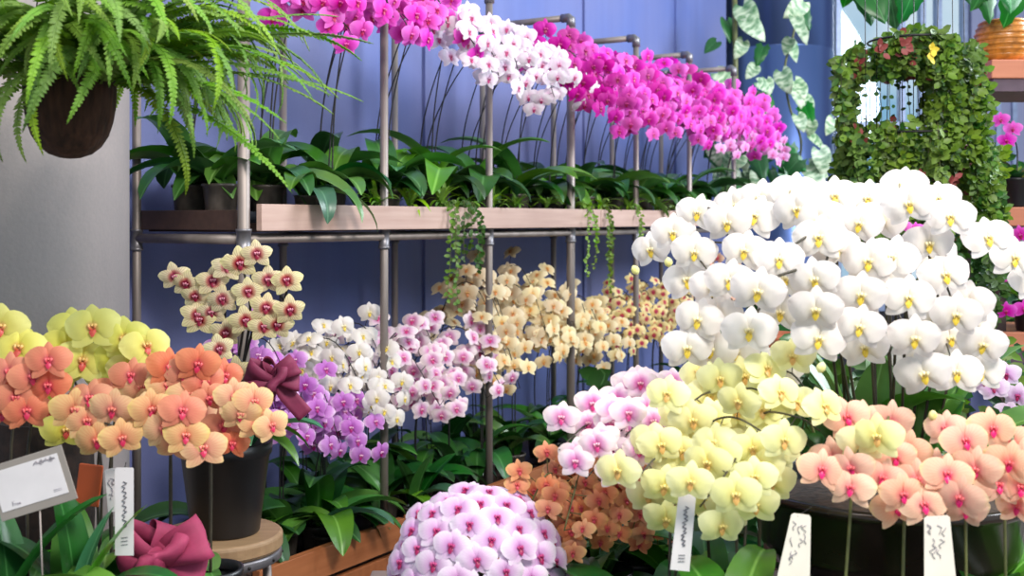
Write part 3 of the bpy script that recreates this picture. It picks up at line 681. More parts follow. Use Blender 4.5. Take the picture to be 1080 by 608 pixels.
def W(lst, base, mid, k='white'):
    listed(bowl, k, base, [(x, y, wd_(x, y)+dz) for x, y, dz in lst], 2.2, WS, centre=ctr, wc=.7, jit=.24, mid=mid)
def B(px, py=478, z=2.45): return P(px, py, z)
W([(906, 241, .1), (865, 238, .12), (840, 226, .14), (797, 233, .16), (766, 240, .12), (735, 229, .22), (709, 250, .2), (686, 268, .25)], B(925), P(915, 300, 2.4))
W([(865, 256, .04), (822, 279, .0), (786, 270, .06), (732, 271, .1), (752, 309, .04), (725, 300, .12)], B(910), P(885, 320, 2.35))
W([(858, 300, .0), (799, 313, -.06), (769, 301, .02), (737, 343, .0), (758, 338, .05), (724, 372, .0), (750, 373, .04)], B(905), P(880, 340, 2.3))
W([(881, 268, .08), (862, 333, -.04), (864, 363, -.02), (824, 390, .12)], B(895), P(885, 340, 2.32))
W([(830, 300, .12), (791, 355, -.02), (775, 375, .1), (825, 335, .14)], B(890), P(870, 330, 2.3))
W([(941, 277, .0), (915, 281, .04), (909, 317, -.02), (908, 351, -.04), (912, 372, .08)], B(940), P(945, 330, 2.3))
W([(958, 220, .05), (1002, 234, .02), (1040, 256, .0), (1070, 277, .0), (1092, 300, 0)], B(945), P(935, 300, 2.38))
W([(959, 320, -.04), (966, 363, -.06), (975, 400, -.05), (930, 300, .1)], B(950), P(955, 330, 2.3))
W([(978, 262, .1), (998, 295, .06), (1010, 338, .02), (1004, 362, .12), (1008, 398, .0)], B(970), P(990, 330, 2.4))
W([(985, 275, .2), (1022, 325, .08), (1034, 368, .03), (1036, 398, .03), (1026, 345, .14)], B(985), P(1010, 330, 2.45))
W([(916, 215, .2), (880, 212, .2), (838, 208, .22), (803, 214, .25), (775, 222, .25)], B(925), P(920, 280, 2.5))
W([(955, 200, .2), (988, 215, .22), (930, 238, .15)], B(940), P(940, 260, 2.5))
W([(985, 340, .25), (990, 380, .25), (1000, 310, .3), (965, 385, .3)], B(960), P(975, 330, 2.55))
for px, py, z in ((866, 388, 2.1), (984, 439, 2.15), (705, 277, 2.35), (670, 285, 2.42)): add_bud(bowl, 'lemon', P(px, py, z), .022)
# pale tags hanging from stems
def tagcard(lab, px, py, Z, w_, h, mat, rot=0, style=0, topw=1.0, stringto=None, grp='white gift tags hanging on stems', notch=True):
    root = thing('gift_tag', lab, 'tag', P(px, py, Z), grp); m = MB()
    # outline with cut corners, extruded
    c = w_*.22; o = [(-w_/2, -h/2), (w_/2, -h/2), (w_/2*topw, h/2-c*.3), (w_/2*topw-c*.3, h/2), (-w_/2*topw+c*.3, h/2), (-w_/2*topw, h/2-c*.3)]
    n = len(o); vs = [V((x, 0, z)) for x, z in o]+[V((x, .0012, z)) for x, z in o]
    m.add(vs, [tuple(range(n)), tuple(range(2*n-1, n-1, -1))]+[(i, n+i, n+(i+1) % n, (i+1) % n) for i in range(n)])
    p = m.build('paper', mat, root, smooth=False); p.rotation_euler = (0, rot, 0)
    ink = MB()
    def stroke(pts, r=.0007): ink.tube([V((x*w_, -.0011, z*h)) for x, z in pts], r, 4)
    if style == 1:      # a handwritten line running up the tag
        t = [( .12*math.sin(i*2.1)+.05*math.sin(i*.7)+.02, -.18+i*.018) for i in range(30)]
        stroke(catmull([V((a, 0, b_)) for a, b_ in t], 2) and t, .0008)
        for z in (-.3, -.34, -.38): stroke([(-.15, z), (.2, z+.01)], .0005)
    else:
        for _ in range(9):
            x, z = rnd(-.25, .25), rnd(-.3, .3); stroke([(x, z), (x+rnd(-.1, .1), z+.05), (x+rnd(-.1, .15), z+.1), (x+rnd(-.1, .1), z+.14)], .0006)
    q = ink.build('handwriting', M['ink'] if style == 1 else M['inkl'], root); q.rotation_euler = (0, rot, 0)
    if stringto is not None: MB().tube([V((0, 0, h/2-.004)), stringto-root.location], .0007, 4).build('string', M['wire'], root)
    return root
tagcard('white gift tag hanging in front of the bronze bowl', 841, 577, 2.0, .058, .115, M['paperw'], .12, 0, .6, P(856, 535, 2.02))
tagcard('narrow white tag hanging under the lowest yellow orchid', 721, 562, 2.0, .034, .135, M['paper'], .1, 1, .9, P(727, 540, 2.02))
tagcard('cream tag hanging at lower right below the peach orchids', 990, 580, 1.95, .055, .115, M['paperw'], -.05, 0, .8, P(1000, 540, 1.98))
tagcard('white tag with a vertical handwritten line beside the maroon bow', 131, 540, 2.2, .036, .17, M['paper'], .0, 1, 1, P(133, 488, 2.22))
tagcard('round-edged white tag behind the handwritten one', 120, 517, 2.25, .04, .085, M['paper'], -.2, 0, .5, P(126, 495, 2.27))

# ------------------------------------------------------------------ front potted orchids
def potted(lab, px, Z, z=TZ, grp=None, name='moth_orchid', nl=5, black=True, sc=1.0, keys=('leafd', 'leaf')):
    loc = P(px, 0, Z); loc.z = z; root = thing(name, lab, 'orchid', loc, grp); top = pot(root, black, 1.0); rosette(root, top, nl, sc, keys); return root, top
def up(b_, px, py, Z): return [b_, b_.lerp(P(px, py, Z), .5)+V((0, .01, .02)), P(px, py, Z)]
def PP(*a): return [P(*x) for x in a]
# lemon yellow, five plants
YS = .098; yc = P(750, 500, 2.5)
def lem(lab, px, Z, sprays):
    root, top = potted(lab, px, Z, grp='pale yellow orchids in front')
    for pts, n in sprays: spray(root, 'lemon', [top]+PP(*pts), .0 if False else .38, n, YS, side=.42, centre=yc, wc=.6, jit=.4)
lem('lemon-yellow moth orchid whose flowers hang lowest, beside the narrow tag', 780, 2.12, [([(776, 520, 2.12), (782, 478, 2.1), (762, 505, 2.0), (738, 535, 1.98)], 8), ([(790, 500, 2.2), (800, 440, 2.15), (840, 440, 2.05), (865, 455, 2.05)], 7)])
lem('lemon-yellow moth orchid reaching up below the white orchids', 800, 2.35, [([(800, 500, 2.3), (795, 410, 2.3), (830, 392, 2.2), (860, 425, 2.15)], 8), ([(800, 500, 2.3), (780, 420, 2.3), (745, 415, 2.2), (715, 440, 2.15)], 8)])
lem('lemon-yellow moth orchid leaning over the rust-orange orchids', 705, 2.2, [([(722, 530, 2.2), (730, 480, 2.2), (702, 475, 2.15), (665, 512, 2.1)], 8), ([(710, 520, 2.25), (735, 460, 2.2), (770, 440, 2.1), (815, 462, 2.08)], 8)])
lem('lemon-yellow moth orchid in the middle of the yellow group', 750, 2.4, [([(745, 520, 2.3), (745, 450, 2.25), (730, 450, 2.2), (700, 488, 2.15)], 8), ([(745, 520, 2.3), (750, 440, 2.3), (785, 410, 2.2), (830, 425, 2.15)], 8)])
lem('lemon-yellow moth orchid at the back of the yellow group', 730, 2.6, [([(730, 500, 2.5), (735, 430, 2.45), (770, 400, 2.35), (810, 400, 2.3)], 8), ([(730, 500, 2.5), (728, 460, 2.4), (740, 470, 2.15), (745, 500, 2.1)], 7)])
# peach
def pea(lab, px, Z, base, items, mid, Zf=2.02, z=TZ):
    root, top = potted(lab, px, Z, z=z, grp='peach orchids before the bronze bowl', nl=4)
    listed(root, 'peach', top, items, Zf, .09, centre=P(960, 520, 2.4), wc=.75, jit=.45, mid=mid, stemr=.003)
PY = 'lemon'
pea('peach moth orchid at left of the peach group, two yellow flowers among it', 885, 2.02, None, [(892, 444, 2.08), (912, 447, 2.1), (940, 450, 2.1), (925, 466, 2.0, PY, 1.1), (908, 470, 2.03, PY), (900, 500, 1.98), (866, 500, 2.0), (878, 488, 2.06), (899, 521, 1.97)], P(900, 480, 2.08))
pea('peach moth orchid in the middle of the peach group', 950, 2.0, None, [(958, 480, 2.06), (945, 488, 2.04), (932, 510, 1.99), (925, 488, 2.07), (954, 528, 1.96), (975, 538, 1.96), (965, 510, 2.03), (945, 540, 2.02)], P(955, 500, 2.06))
pea('peach moth orchid at right with the tallest peach blossoms', 1020, 2.02, None, [(1045, 456, 2.06), (1018, 470, 2.03), (1000, 458, 2.12), (1028, 500, 1.98), (998, 505, 1.97), (1012, 530, 1.95), (1022, 545, 1.98), (985, 500, 2.06)], P(1020, 500, 2.06))
pea('peach moth orchid at the right edge of the picture', 1062, 2.05, None, [(1065, 470, 2.1), (1062, 492, 2.0), (1078, 520, 1.99), (1055, 518, 2.0), (1048, 500, 2.07), (1082, 490, 2.05), (1070, 538, 2.02)], P(1060, 505, 2.08))
# white with pink hearts, middle
def ph(lab, px, Z, sprays):
    root, top = potted(lab, px, Z, grp='pink-hearted orchids in the middle')
    for pts, n in sprays: spray(root, 'pinkheart', [top]+PP(*pts), .5, n+2, .086, side=.45, centre=P(650, 500, 2.9), wc=.65, jit=.25)
ph('white orchid with pink hearts, lowest flowers touching the rust-orange ones', 640, 2.62, [([(645, 520, 2.5), (650, 450, 2.4), (620, 448, 2.3), (590, 475, 2.25)], 7), ([(645, 520, 2.5), (670, 455, 2.35), (650, 470, 2.22), (618, 505, 2.15)], 8), ([(645, 520, 2.5), (680, 460, 2.4), (672, 455, 2.25), (645, 488, 2.15)], 6)])
ph('white orchid with pink hearts behind the yellow orchids', 690, 2.8, [([(690, 500, 2.75), (690, 425, 2.75), (660, 432, 2.4), (630, 465, 2.3)], 8), ([(690, 500, 2.75), (690, 430, 2.75), (715, 418, 2.7), (740, 430, 2.6)], 7), ([(690, 500, 2.7), (690, 430, 2.55), (680, 425, 2.35), (655, 455, 2.25)], 6)])
# rust-orange small orchids
def ru(lab, px, Z, sprays):
    root, top = potted(lab, px, Z, grp='small rust-orange orchids')
    for pts, n in sprays: spray(root, 'rust', [top]+PP(*pts), .42, n+4, .062, side=.8, centre=P(625, 560, 2.8), wc=.6, jit=.4, down=0)
for i, (lab, px, Z) in enumerate((('small-flowered rust-orange orchid right beside the lilac globe', 600, 2.45), ('small-flowered rust-orange orchid in the middle of its group', 635, 2.5), ('small-flowered rust-orange orchid at the right of its group, among dark stems', 672, 2.6))):
    x = px
    ru(lab, px, Z, [([(x, 570, Z), (x-8, 515, Z), (x-22, 500, Z-.08), (x-40, 530, Z-.1)], 10), ([(x, 570, Z), (x+4, 520, Z), (x+8, 510, Z-.1), (x-5, 560, Z-.16)], 11), ([(x, 570, Z), (x, 530, Z), (x+14, 520, Z-.08), (x+22, 575, Z-.12)], 10)]+([([(x, 590, Z), (x-15, 560, Z-.05), (x-22, 565, Z-.1), (x-10, 600, Z-.14)], 9)] if i == 0 else []))
# lilac globe
gc = P(505, 606, 2.3)
loc = gc.copy(); loc.z = TZ; glob = thing('moth_orchid', 'dense globe of white-edged lilac moth orchids in front of the wooden cabinet', 'orchid', loc)
top = pot(glob, True); rosette(glob, top, 5)
Rg = .165; N = 124; ga = PI*(3-5**.5); pts = []
for i in range(N):
    y = 1-2*(i+.5)/N; r = (1-y*y)**.5; v = V((r*math.cos(ga*i), r*math.sin(ga*i), y))
    if v.z > -.5 and v.y < .55: pts.append(v)
for k in range(0, len(pts), 12):
    grp = pts[k:k+12]; fl = []
    for v in grp:
        p = gc+V((v.x*1.02, v.y*.9, v.z*1.0))*Rg*rnd(.94, 1.04); d = (v*.75+(CAMP-p).normalized()*.45+V((rnd(-.15, .15), 0, rnd(-.15, .1)))).normalized()
        add_flower(glob, 'lilac', p, d, .082); fl.append((p, d))
    a = sum(grp, V((0, 0, 0)))/len(grp); stem_obj(glob, catmull([top, top.lerp(gc, .6), gc+a*Rg*.5, gc+a*Rg*.75], 6), fl, M['stem'], .003)
# loose dark stems and green leaves along the lower edge
for i, (px, Z, lab) in enumerate(((655, 2.1, 'leafy orchid without flowers under the yellow orchids'), (770, 1.98, 'leafy orchid without flowers behind the narrow white tag'), (560, 2.75, 'leafy orchid without flowers behind the lilac globe'), (1050, 2.3, 'leafy orchid without flowers at the far right front'))):
    loc = P(px, 0, Z); loc.z = TZ; r_ = thing('leafy_orchid', lab, 'plant', loc, 'flowerless orchids on the front table'); t = pot(r_, True)
    rosette(r_, t, 7, 1.2, ('leaf', 'leafd', 'leaf'))

# ------------------------------------------------------------------ stool, bucket, spotted orchid, bows
sx = P(231, 0, 2.95); sx.z = 0
stool = thing('round_stool', 'round wooden stool with a metal band carrying the black bucket', 'stool', sx)
zt = .690
MB().lathe([(.0001, zt), (.155, zt), (.158, zt-.0015), (.1615, zt-.005), (.163, zt-.010), (.163, zt-.034), (.157, zt-.042), (.0001, zt-.042)], 48).build('seat', M['stool'], stool, smooth=False)
MB().lathe([(.135, zt-.043), (.158, zt-.045), (.160, zt-.05), (.160, zt-.066), (.155, zt-.07), (.135, zt-.07)], 48).build('metal_band', M['pipefit'], stool)
m = MB()
for k in range(12): a = k*PI/6+.2; m.lathe([(.0001, .004), (.004, .003), (.004, 0)], 8, Matrix.Translation((.16*math.cos(a), .16*math.sin(a), zt-.058)) @ Matrix.Rotation(a, 4, 'Z') @ Matrix.Rotation(PI/2, 4, 'Y'))
m.build('rivets', M['wire'], stool)
for k in range(4):
    a = k*PI/2+.35; MB().tube([V((.12*math.cos(a), .12*math.sin(a), zt-.045)), V((.15*math.cos(a), .15*math.sin(a), 0))], .012, 10).build('leg', M['pipe'], stool)
MB().lathe([(.13, .2), (.138, .205), (.138, .215), (.13, .22), (.122, .215), (.122, .205), (.13, .2)], 32).build('foot_ring', M['pipe'], stool)
bk = P(238, 0, 2.95); bk.z = zt
sp = thing('spotted_orchid_arrangement', 'cream and burgundy spotted orchid growing tall from a black bucket', 'orchid', bk)
MB().lathe([(.0001, 0), (.083, 0), (.087, .006), (.112, .2), (.118, .205), (.12, .235), (.113, .235), (.105, .2), (.1, .18)], 40).build('bucket', M['black'], sp)
MB().lathe([(.0001, .19), (.103, .18)], 30).build('growing_medium', M['moss'], sp)
tb = bk+V((0, 0, .19)); tpb = tb
sc_ = P(245, 320, 3.15)
for lst, mid in (([(262, 308), (253, 278, None, 'spotted', 1.1), (240, 282), (224, 297), (205, 313), (183, 292), (207, 333), (195, 300)], P(262, 350, 2.95)),
                 ([(281, 325), (292, 343), (303, 296), (282, 296), (306, 327), (271, 268)], P(258, 380, 2.95)),
                 ([(260, 338), (237, 352), (235, 316), (222, 330), (210, 338), (278, 345)], P(250, 390, 2.93)),
                 ([(250, 392), (226, 376), (232, 368)], P(252, 430, 2.93))):
    listed(sp, 'spotted', tpb, lst, 2.88, .088, centre=sc_, wc=.7, jit=.42, mid=mid, stemr=.004, lift=.0)
for az, ix in ((-.3, 3), (.2, 3), (2.8, 1), (-1.0, 4)): add_leaf(sp, tpb+V((0, 0, .04)), az, 'leaft' if ix == 4 else 'leaf', .95, ix % 3 if ix == 4 else ix)
add_leaf(sp, tpb+V((.07, 0, .035)), -.25, 'leaft', .9, 1)
def bow(name, lab, pos, size, mat, loops, tails, parent=None):
    root = thing(name, lab, 'bow', pos)
    for az, el, L, wd, roll in loops:
        m = MB(); L *= size; wd *= size
        def fn(u, v):
            t = u*2*PI; x = L*.5*(1-math.cos(t)); z = L*.27*math.sin(t)*(.4+.6*math.sin(u*PI)); vv = (v-.5)*wd*(.35+.65*math.sin(u*PI)); return (x, vv+.06*wd*math.sin(t*2), z+.08*wd*math.sin(v*7))
        m.grid(fn, 20, 5); o = m.build('loop', mat, root, solid=.0012); o.rotation_euler = Euler((roll, -el, az), 'XYZ')
    for az, el, L, wd in tails:
        m = MB(); L *= size; wd *= size
        m.grid(lambda u, v: (u*L, (v-.5)*wd*(.5+.5*min(1, u*3)), -.12*L*u*u+.05*wd*math.sin(u*6+v*3)+(0)), 10, 4); o = m.build('tail', mat, root, solid=.0012); o.rotation_euler = Euler((PI/2.4, -el, az), 'XYZ')
    MB().lathe([(.0001, -.16*size), (.1*size, -.13*size), (.13*size, 0), (.1*size, .13*size), (.0001, .16*size)], 12).build('knot', mat, root)
    return root
bow('ribbon_bow', 'plum ribbon bow tied to the tall spotted orchid above the bucket', P(290, 402, 2.82), .085, M['ribbonp'],
    [(PI, .4, .9, .75, 1.2), (PI, -.5, .8, .7, 1.5), (0, .7, .8, .7, 1.2), (-1.2, .2, .6, .8, 1.0), (.1, .0, .7, .6, 1.4), (2.3, .9, .7, .6, .9)], [(0, -.85, 1.35, .5), (PI*.8, -1.1, .8, .4)])
bow('ribbon_bow', 'big maroon ribbon bow at the bottom beside the handwritten tag', P(172, 592, 2.3), .118, M['ribbon'],
    [(PI, .5, .85, .8, 1.2), (PI, -.2, .75, .75, 1.4), (0, .55, .85, .8, 1.2), (0, -.15, .75, .75, 1.5), (-1.3, .5, .6, .9, .6), (1.0, 1.1, .6, .8, 1.0), (-1.8, -.2, .5, .8, 1.2)], [(0, -.9, .9, .45), (PI, -.9, .9, .45)])

# ------------------------------------------------------------------ left front group
LZ = .62
def lf(lab, px, Z, k, groups, size):
    root, top = potted(lab, px, Z, z=LZ, grp='orange and yellow orchids at left', nl=4 if px < 130 else 2, sc=1.0 if px < 130 else .5)
    for items, Zf in groups:
        mx_ = P(px, 470, Z); listed(root, k, top, items, Zf, size, centre=P(110, 430, 2.7), wc=.72, jit=.38, mid=mx_)
O = 'orange'; A = 'apricot'; Yk = 'yellow'
lf('large yellow moth orchid standing tallest over the orange ones', 105, 2.5, Yk, [([(132, 362), (100, 350), (87, 386), (124, 384), (68, 372), (155, 370), (140, 395)], 2.42), ([(62, 395), (78, 352), (52, 440), (70, 458), (115, 402)], 2.5)], .118)
lf('yellow moth orchid cut by the left edge', 12, 2.4, Yk, [([(22, 372), (5, 365), (-8, 385), (2, 350)], 2.35)], .112)
lf('orange moth orchid at the far left above the grey card', 30, 2.3, O, [([(52, 385), (50, 412), (12, 396), (17, 424), (33, 402), (-4, 410), (2, 440), (28, 438)], 2.22)], .092)
lf('apricot moth orchid with veined petals behind the handwritten tag', 118, 2.4, A, [([(120, 436), (93, 448), (130, 466, 2.2), (105, 468), (80, 436), (150, 440), (95, 425, None, O)], 2.24), ([(150, 412), (165, 425), (118, 420, None, O), (140, 400, None, O)], 2.33)], .096)
lf('apricot moth orchid with coral flowers in front of the bucket', 180, 2.42, A, [([(193, 438, None, O), (173, 456), (197, 464), (214, 478), (160, 436), (183, 474)], 2.22), ([(180, 392, None, O), (195, 398, None, O), (210, 388, None, O), (215, 408, None, O), (178, 410), (200, 420)], 2.32)], .094)
lf('apricot and coral moth orchid leaning over the black bucket', 222, 2.45, A, [([(219, 425, None, O), (235, 453, None, O), (245, 472, None, O, .85), (255, 440), (270, 452), (287, 452, None, A, .9), (268, 428), (248, 422)], 2.3), ([(230, 405), (212, 440), (238, 400, None, O), (262, 440)], 2.38)], .09)
for px, py, Z, az, ix, kx in ((75, 600, 2.25, 1.9, 0, 'up'), (90, 610, 2.3, .9, 1, 'up'), (40, 610, 2.2, 2.6, 2, 'up'), (5, 600, 2.2, -.6, 3, 'leaf'), (110, 608, 2.35, .3, 1, 'leaf'), (150, 600, 2.5, 1.2, 0, 'up'), (10, 610, 2.4, 0, 0, 'up')):
    pass
ll = thing('leafy_orchid', 'orchid with one huge upright dark leaf below the grey card', 'plant', V((P(80, 0, 2.2).x, 2.2, LZ))); t = pot(ll, True)
for L, W_, rise, droop, az, mt in ((.30, .055, 1.55, .35, 3.0, 'leafd'), (.26, .05, 1.25, .5, .1, 'leaf'), (.3, .04, 1.2, 1.2, 3.1, 'leafd'), (.24, .03, 1.45, .5, -.2, 'leaft'), (.3, .04, 1.0, 1.4, -.4, 'leafd'), (.26, .045, 1.3, .8, 2.0, 'leaf')):
    o = newobj('leaf', strap(MB(), L, W_, rise, droop, .2).mesh('leaf', M[mt]), ll); o.location = t-ll.location; o.rotation_euler = (0, 0, az)
ll2 = thing('leafy_orchid', 'orchid with arching leaves in the bottom left corner', 'plant', V((P(8, 0, 2.15).x, 2.15, LZ))); t = pot(ll2, True); rosette(ll2, t, 6, 1.2, ('leafd', 'leaf')); add_leaf(ll2, t+V((0, 0, .02)), .2, 'up', 1, 1); add_leaf(ll2, t+V((0, 0, .02)), 2.8, 'up', 1, 0)
# dark bark planter behind
bp = thing('bark_planter', 'dark brown bark-covered planter behind the grey card', 'planter', V((P(48, 0, 2.62).x, 2.62, LZ)))
MB().lathe([(.0001, 0), (.09, 0), (.1, .02), (.108, .2), (.105, .42), (.092, .42), (.09, .38), (.0001, .38)], 26).build('body', M['bark'], bp)
oc = P(94, 512, 2.45)
o = MB().box((-.026, -.004, -.045), (.026, .004, .045)).build('orange_plaque', M['orange_card'], None, smooth=False, bevel=.003, loc=oc); o.rotation_euler = (0, .12, 0)
tag(o, 'small orange plaque hanging between stems right of the grey card', 'plaque')
# grey-bordered greeting card on a stick
gd = thing('greeting_card', 'white note card with a grey border on a clear stick, tilted, lower left', 'card', P(34, 510, 2.1))
rot = Euler((0, -.30, 0)); q = MB().box((-.075, 0, -.052), (.072, .002, .052)).build('border', M['card_border'], gd, smooth=False, bevel=.001); q.rotation_euler = rot
q = MB().box((-.068, -.001, -.036), (.060, -.0002, .040)).build('note', M['paper'], gd, smooth=False); q.rotation_euler = rot
ink = MB()
def T(x, z): return V((x, -.0014, z))
# "From" in small script at the lower left corner
ink.tube([T(-.045, -.030), T(-.045, -.022), T(-.041, -.022)], .0004, 4); ink.tube([T(-.045, -.026), T(-.042, -.026)], .0004, 4)
ink.tube([T(-.0405, -.030), T(-.0405, -.0265), T(-.0385, -.026)], .0004, 4)
ink.tube([T(-.0365+.0014*math.cos(a), -.0283+.0017*math.sin(a)) for a in [k*PI/4 for k in range(9)]], .0004, 4)
ink.tube([T(-.0335, -.030), T(-.0335, -.0265), T(-.032, -.0268), T(-.032, -.030), T(-.032, -.0268), T(-.0305, -.0268), T(-.0305, -.030)], .0004, 4)
for k in range(14): x = .012+k*.003; ink.tube([T(x, .030+.003*math.sin(k)), T(x+.002, .036-.002*math.cos(k*2)), T(x+.003, .031)], .0005, 4)
for z in (-.024, -.027): ink.tube([T(.034, z), T(.050, z)], .0003, 4)
q = ink.build('writing', M['inkl'], gd); q.rotation_euler = rot
MB().tube([V((.012, .003, -.03)), V((.02, .01, -.32))], .0018, 6).build('stick', M['pipe'], gd)

# ------------------------------------------------------------------ hanging vine planter at right
hv = thing('hanging_vine_planter', 'two-tier hanging planter curtained with small olive-green vine leaves', 'plant', P(965, 330, 3.9))
ZV = 3.9
def strand(px, y0, y1, dz, dens=1.0, mat='vine', wig=6, leafL=.036):
    mb = MB(); n = max(3, int((y1-y0)/22)); x = px; pts = []
    for i in range(n+1): pts.append(P(x+rnd(-wig, wig)*.5, y0+(y1-y0)*i/n, ZV+dz)); x += rnd(-1, 1)*wig*.5
    pts = [p-hv.location for p in pts]; path = catmull(pts, 4); mb.tube(path, .0013, 4)
    L = (y1-y0)/F*ZV; N = int(L/.0042*dens); red = random.random() < .12
    for j in range(N):
        p, tg = along(path, rnd(0, 1)); mb.k = 1 if random.random() < .8 else 2
        if red and random.random() < .25: mb.k = 3
        oval_leaf(mb, p+V((rnd(-.012, .012), rnd(-.012, .012), 0)), V((rnd(-1, 1), rnd(-1, .3), rnd(-1, .5))), leafL*rnd(.7, 1.15), leafL*.3*rnd(.8, 1.2))
    mb.build('strand', [M['stemg'], M[mat], M['vined'], M['vinered']], hv)
for i in range(44):       # top tier curtain
    x = rnd(890, 1036); cap = 32+((x-968)/75)**2*24
    strand(x, cap+rnd(-4, 10), rnd(72, 90), rnd(-.16, .16), 1.5, 'vine')
for i in range(8): x = rnd(882, 904); strand(x, rnd(58, 75), rnd(128, 150), rnd(-.1, .1), .8)
for i in range(18): x = rnd(978, 1046); strand(x, 45+max(0, (x-1005))*.9+rnd(0, 10), rnd(150, 190), rnd(-.14, .14), 1.1)
for i in range(7): x = 908+i*10; strand(x, 80, 140, rnd(-.1, .1), .16, 'vined', 2, .022)
for i in range(46): x = rnd(884, 1056); strand(x, rnd(124, 145) if x < 1040 else rnd(150, 180), rnd(210, 290), rnd(-.17, .17), 1.1)
for i in range(14): x = rnd(965, 1052); strand(x, rnd(220, 250), rnd(310, 345), rnd(-.15, .15), 1.0, 'vined')
m = MB()
for x in (912, 925, 938, 951, 964, 975, 990, 1004, 1016): m.tube([P(x, -40, ZV+rnd(-.1, .1))-hv.location, P(x+rnd(-3, 3), 140, ZV+rnd(-.1, .1))-hv.location], .0016, 4)
m.build('hanger_wires', M['wire'], hv)
for yy in (44, 142):
    MB().lathe([(.15, -.004), (.154, 0), (.15, .004), (.146, 0), (.15, -.004)], 24).build('hoop', M['wire'], hv, loc=P(963, yy, ZV)-hv.location)
for px, py, mt in ((953, 48, 'vinered'), (982, 55, 'vineyel'), (930, 52, 'vinered'), (1005, 190, 'vinered'), (968, 190, 'vinered')):
    mb = MB()
    for k in range(7): oval_leaf(mb, P(px+rnd(-3, 3), py+rnd(-5, 5), ZV-.2)-hv.location, V((rnd(-1, 1), -.3, rnd(-1, 1))), .03, .01)
    mb.build('coloured_leaves', M[mt], hv)

# ------------------------------------------------------------------ climbing variegated plant, monstera leaves
def heart(mb, L, W, notch=0):
    def fn(u, v):
        v = v*2-1; w_ = W*math.sin(PI*(.1+.9*u**.75))**.75 if u < 1 else 0
        if notch: w_ *= 1-.35*abs(math.sin(u*PI*4.5))*notch*(abs(v) > .5)
        x = u*L-(abs(v)**1.5)*L*.12*(1-u)*2; return (x, v*w_, -.25*L*u*u+abs(v)*w_*.25-.05*L*abs(v)**2)
    return mb.grid(fn, 10, 6)
HM = [heart(MB(), .17, .07).mesh('leaf', M['varieg']), heart(MB(), .2, .085, 1).mesh('leaf', M['mons']), heart(MB(), .14, .06).mesh('leaf', M['varieg']), heart(MB(), .16, .07).mesh('leaf', M['mons'])]
cv = thing('climbing_variegated_vine', 'tall variegated pothos climbing a pole beside the blue metal column', 'plant', P(772, 232, 7.4)-V((0, 0, 1.5)))
MB().tube([P(774, -60, 7.4)-cv.location, P(776, 110, 7.42)-cv.location, P(772, 250, 7.4)-cv.location, V((0, 0, 0))], .018, 8).build('pole', M['stemg'], cv)
def vleaf(root, px, py, Z, ix, s_=1, ang=None):
    o = newobj('leaf', HM[ix], root); o.location = P(px, py, Z)-root.location
    o.rotation_euler = Euler((PI/2*.75+rnd(-.3, .3), rnd(-.3, .3), 0)) if False else (Matrix.Rotation(rnd(-.5, .5), 3, 'Z') @ Matrix.Rotation(-1.2+rnd(-.3, .3), 3, 'X').inverted() @ Matrix.Rotation(ang if ang is not None else rnd(-2.6, -.5), 3, 'Z')).to_euler(); o.scale = (s_*.85,)*3
for px, py, ix in ((768, 170, 0), (775, 160, 0), (762, 195, 0), (780, 190, 0), (790, 150, 0), (772, 215, 0), (755, 170, 3), (788, 185, 0), (798, 120, 0), (792, 108, 2), (750, 165, 0), (800, 175, 3), (782, 15, 0), (770, 30, 3), (790, 30, 0), (760, 52, 3), (784, 52, 0), (752, 85, 2), (792, 78, 0), (795, 95, 0), (800, 105, 1), (780, 110, 3), (790, 125, 0), (800, 140, 0), (778, 150, 0), (760, 160, 3), (785, 172, 0), (770, 185, 0), (795, 165, 1), (755, 190, 0), (800, 190, 2), (765, 140, 3), (748, 175, 1), (785, 200, 0), (770, 205, 3), (808, 92, 2), (805, 155, 0)):
    vleaf(cv, px+rnd(-5, 5), py-8, 7.3+rnd(-.15, .15), ix, rnd(.75, 1.35))
c2 = thing('hanging_variegated_vine', 'loose variegated vine with single leaves hanging in front of the blue column', 'plant', P(835, 0, 7.6))
MB().tube([p-c2.location for p in catmull([P(845, -40, 7.6), P(838, 30, 7.6), P(828, 70, 7.6), P(832, 110, 7.6), P(845, 150, 7.6), P(838, 190, 7.6)], 5)], .008, 6).build('stem', M['stemg'], c2)
for px, py, ix in ((868, 175, 0), (850, 180, 0), (858, 135, 2), (848, 108, 0), (825, 165, 1), (812, 185, 1), (835, 195, 0), (840, 12, 1), (848, 8, 0), (842, 25, 0), (828, 50, 2), (806, 55, 1), (835, 48, 2), (826, 82, 0), (845, 95, 0), (838, 92, 0), (852, 118, 1), (838, 128, 2), (818, 152, 1), (832, 160, 1), (855, 150, 0), (862, 165, 0), (875, 132, 2), (845, 175, 1), (820, 178, 3), (830, 190, 1), (862, 185, 2)):
    vleaf(c2, px+rnd(-4, 4), py-6, 7.5+rnd(-.15, .15), ix, rnd(.7, 1.3))
hm = thing('hanging_monstera', 'dark green broad-leaved plant hanging at the top above the vine planter', 'plant', P(960, -60, 4.6))
MB().lathe([(.0001, 0), (.1, 0), (.14, .12), (.13, .12), (.0001, .1)], 24).build('pot', M['black'], hm)
for px, py, ix, s_ in ((905, -12, 1, .9), (915, -8, 3, 1), (935, -20, 1, 1.1), (960, -22, 3, .8), (968, -18, 1, .9), (1005, -25, 3, .9), (1030, -22, 1, 1), (1060, -22, 3, 1.1), (1078, -20, 1, 1), (898, -25, 3, .9), (1045, -28, 1, .9)):
    vleaf(hm, px, py-4, 4.5+rnd(-.1, .1), ix, s_*1.15, rnd(-2.1, -1.1))
m = MB()
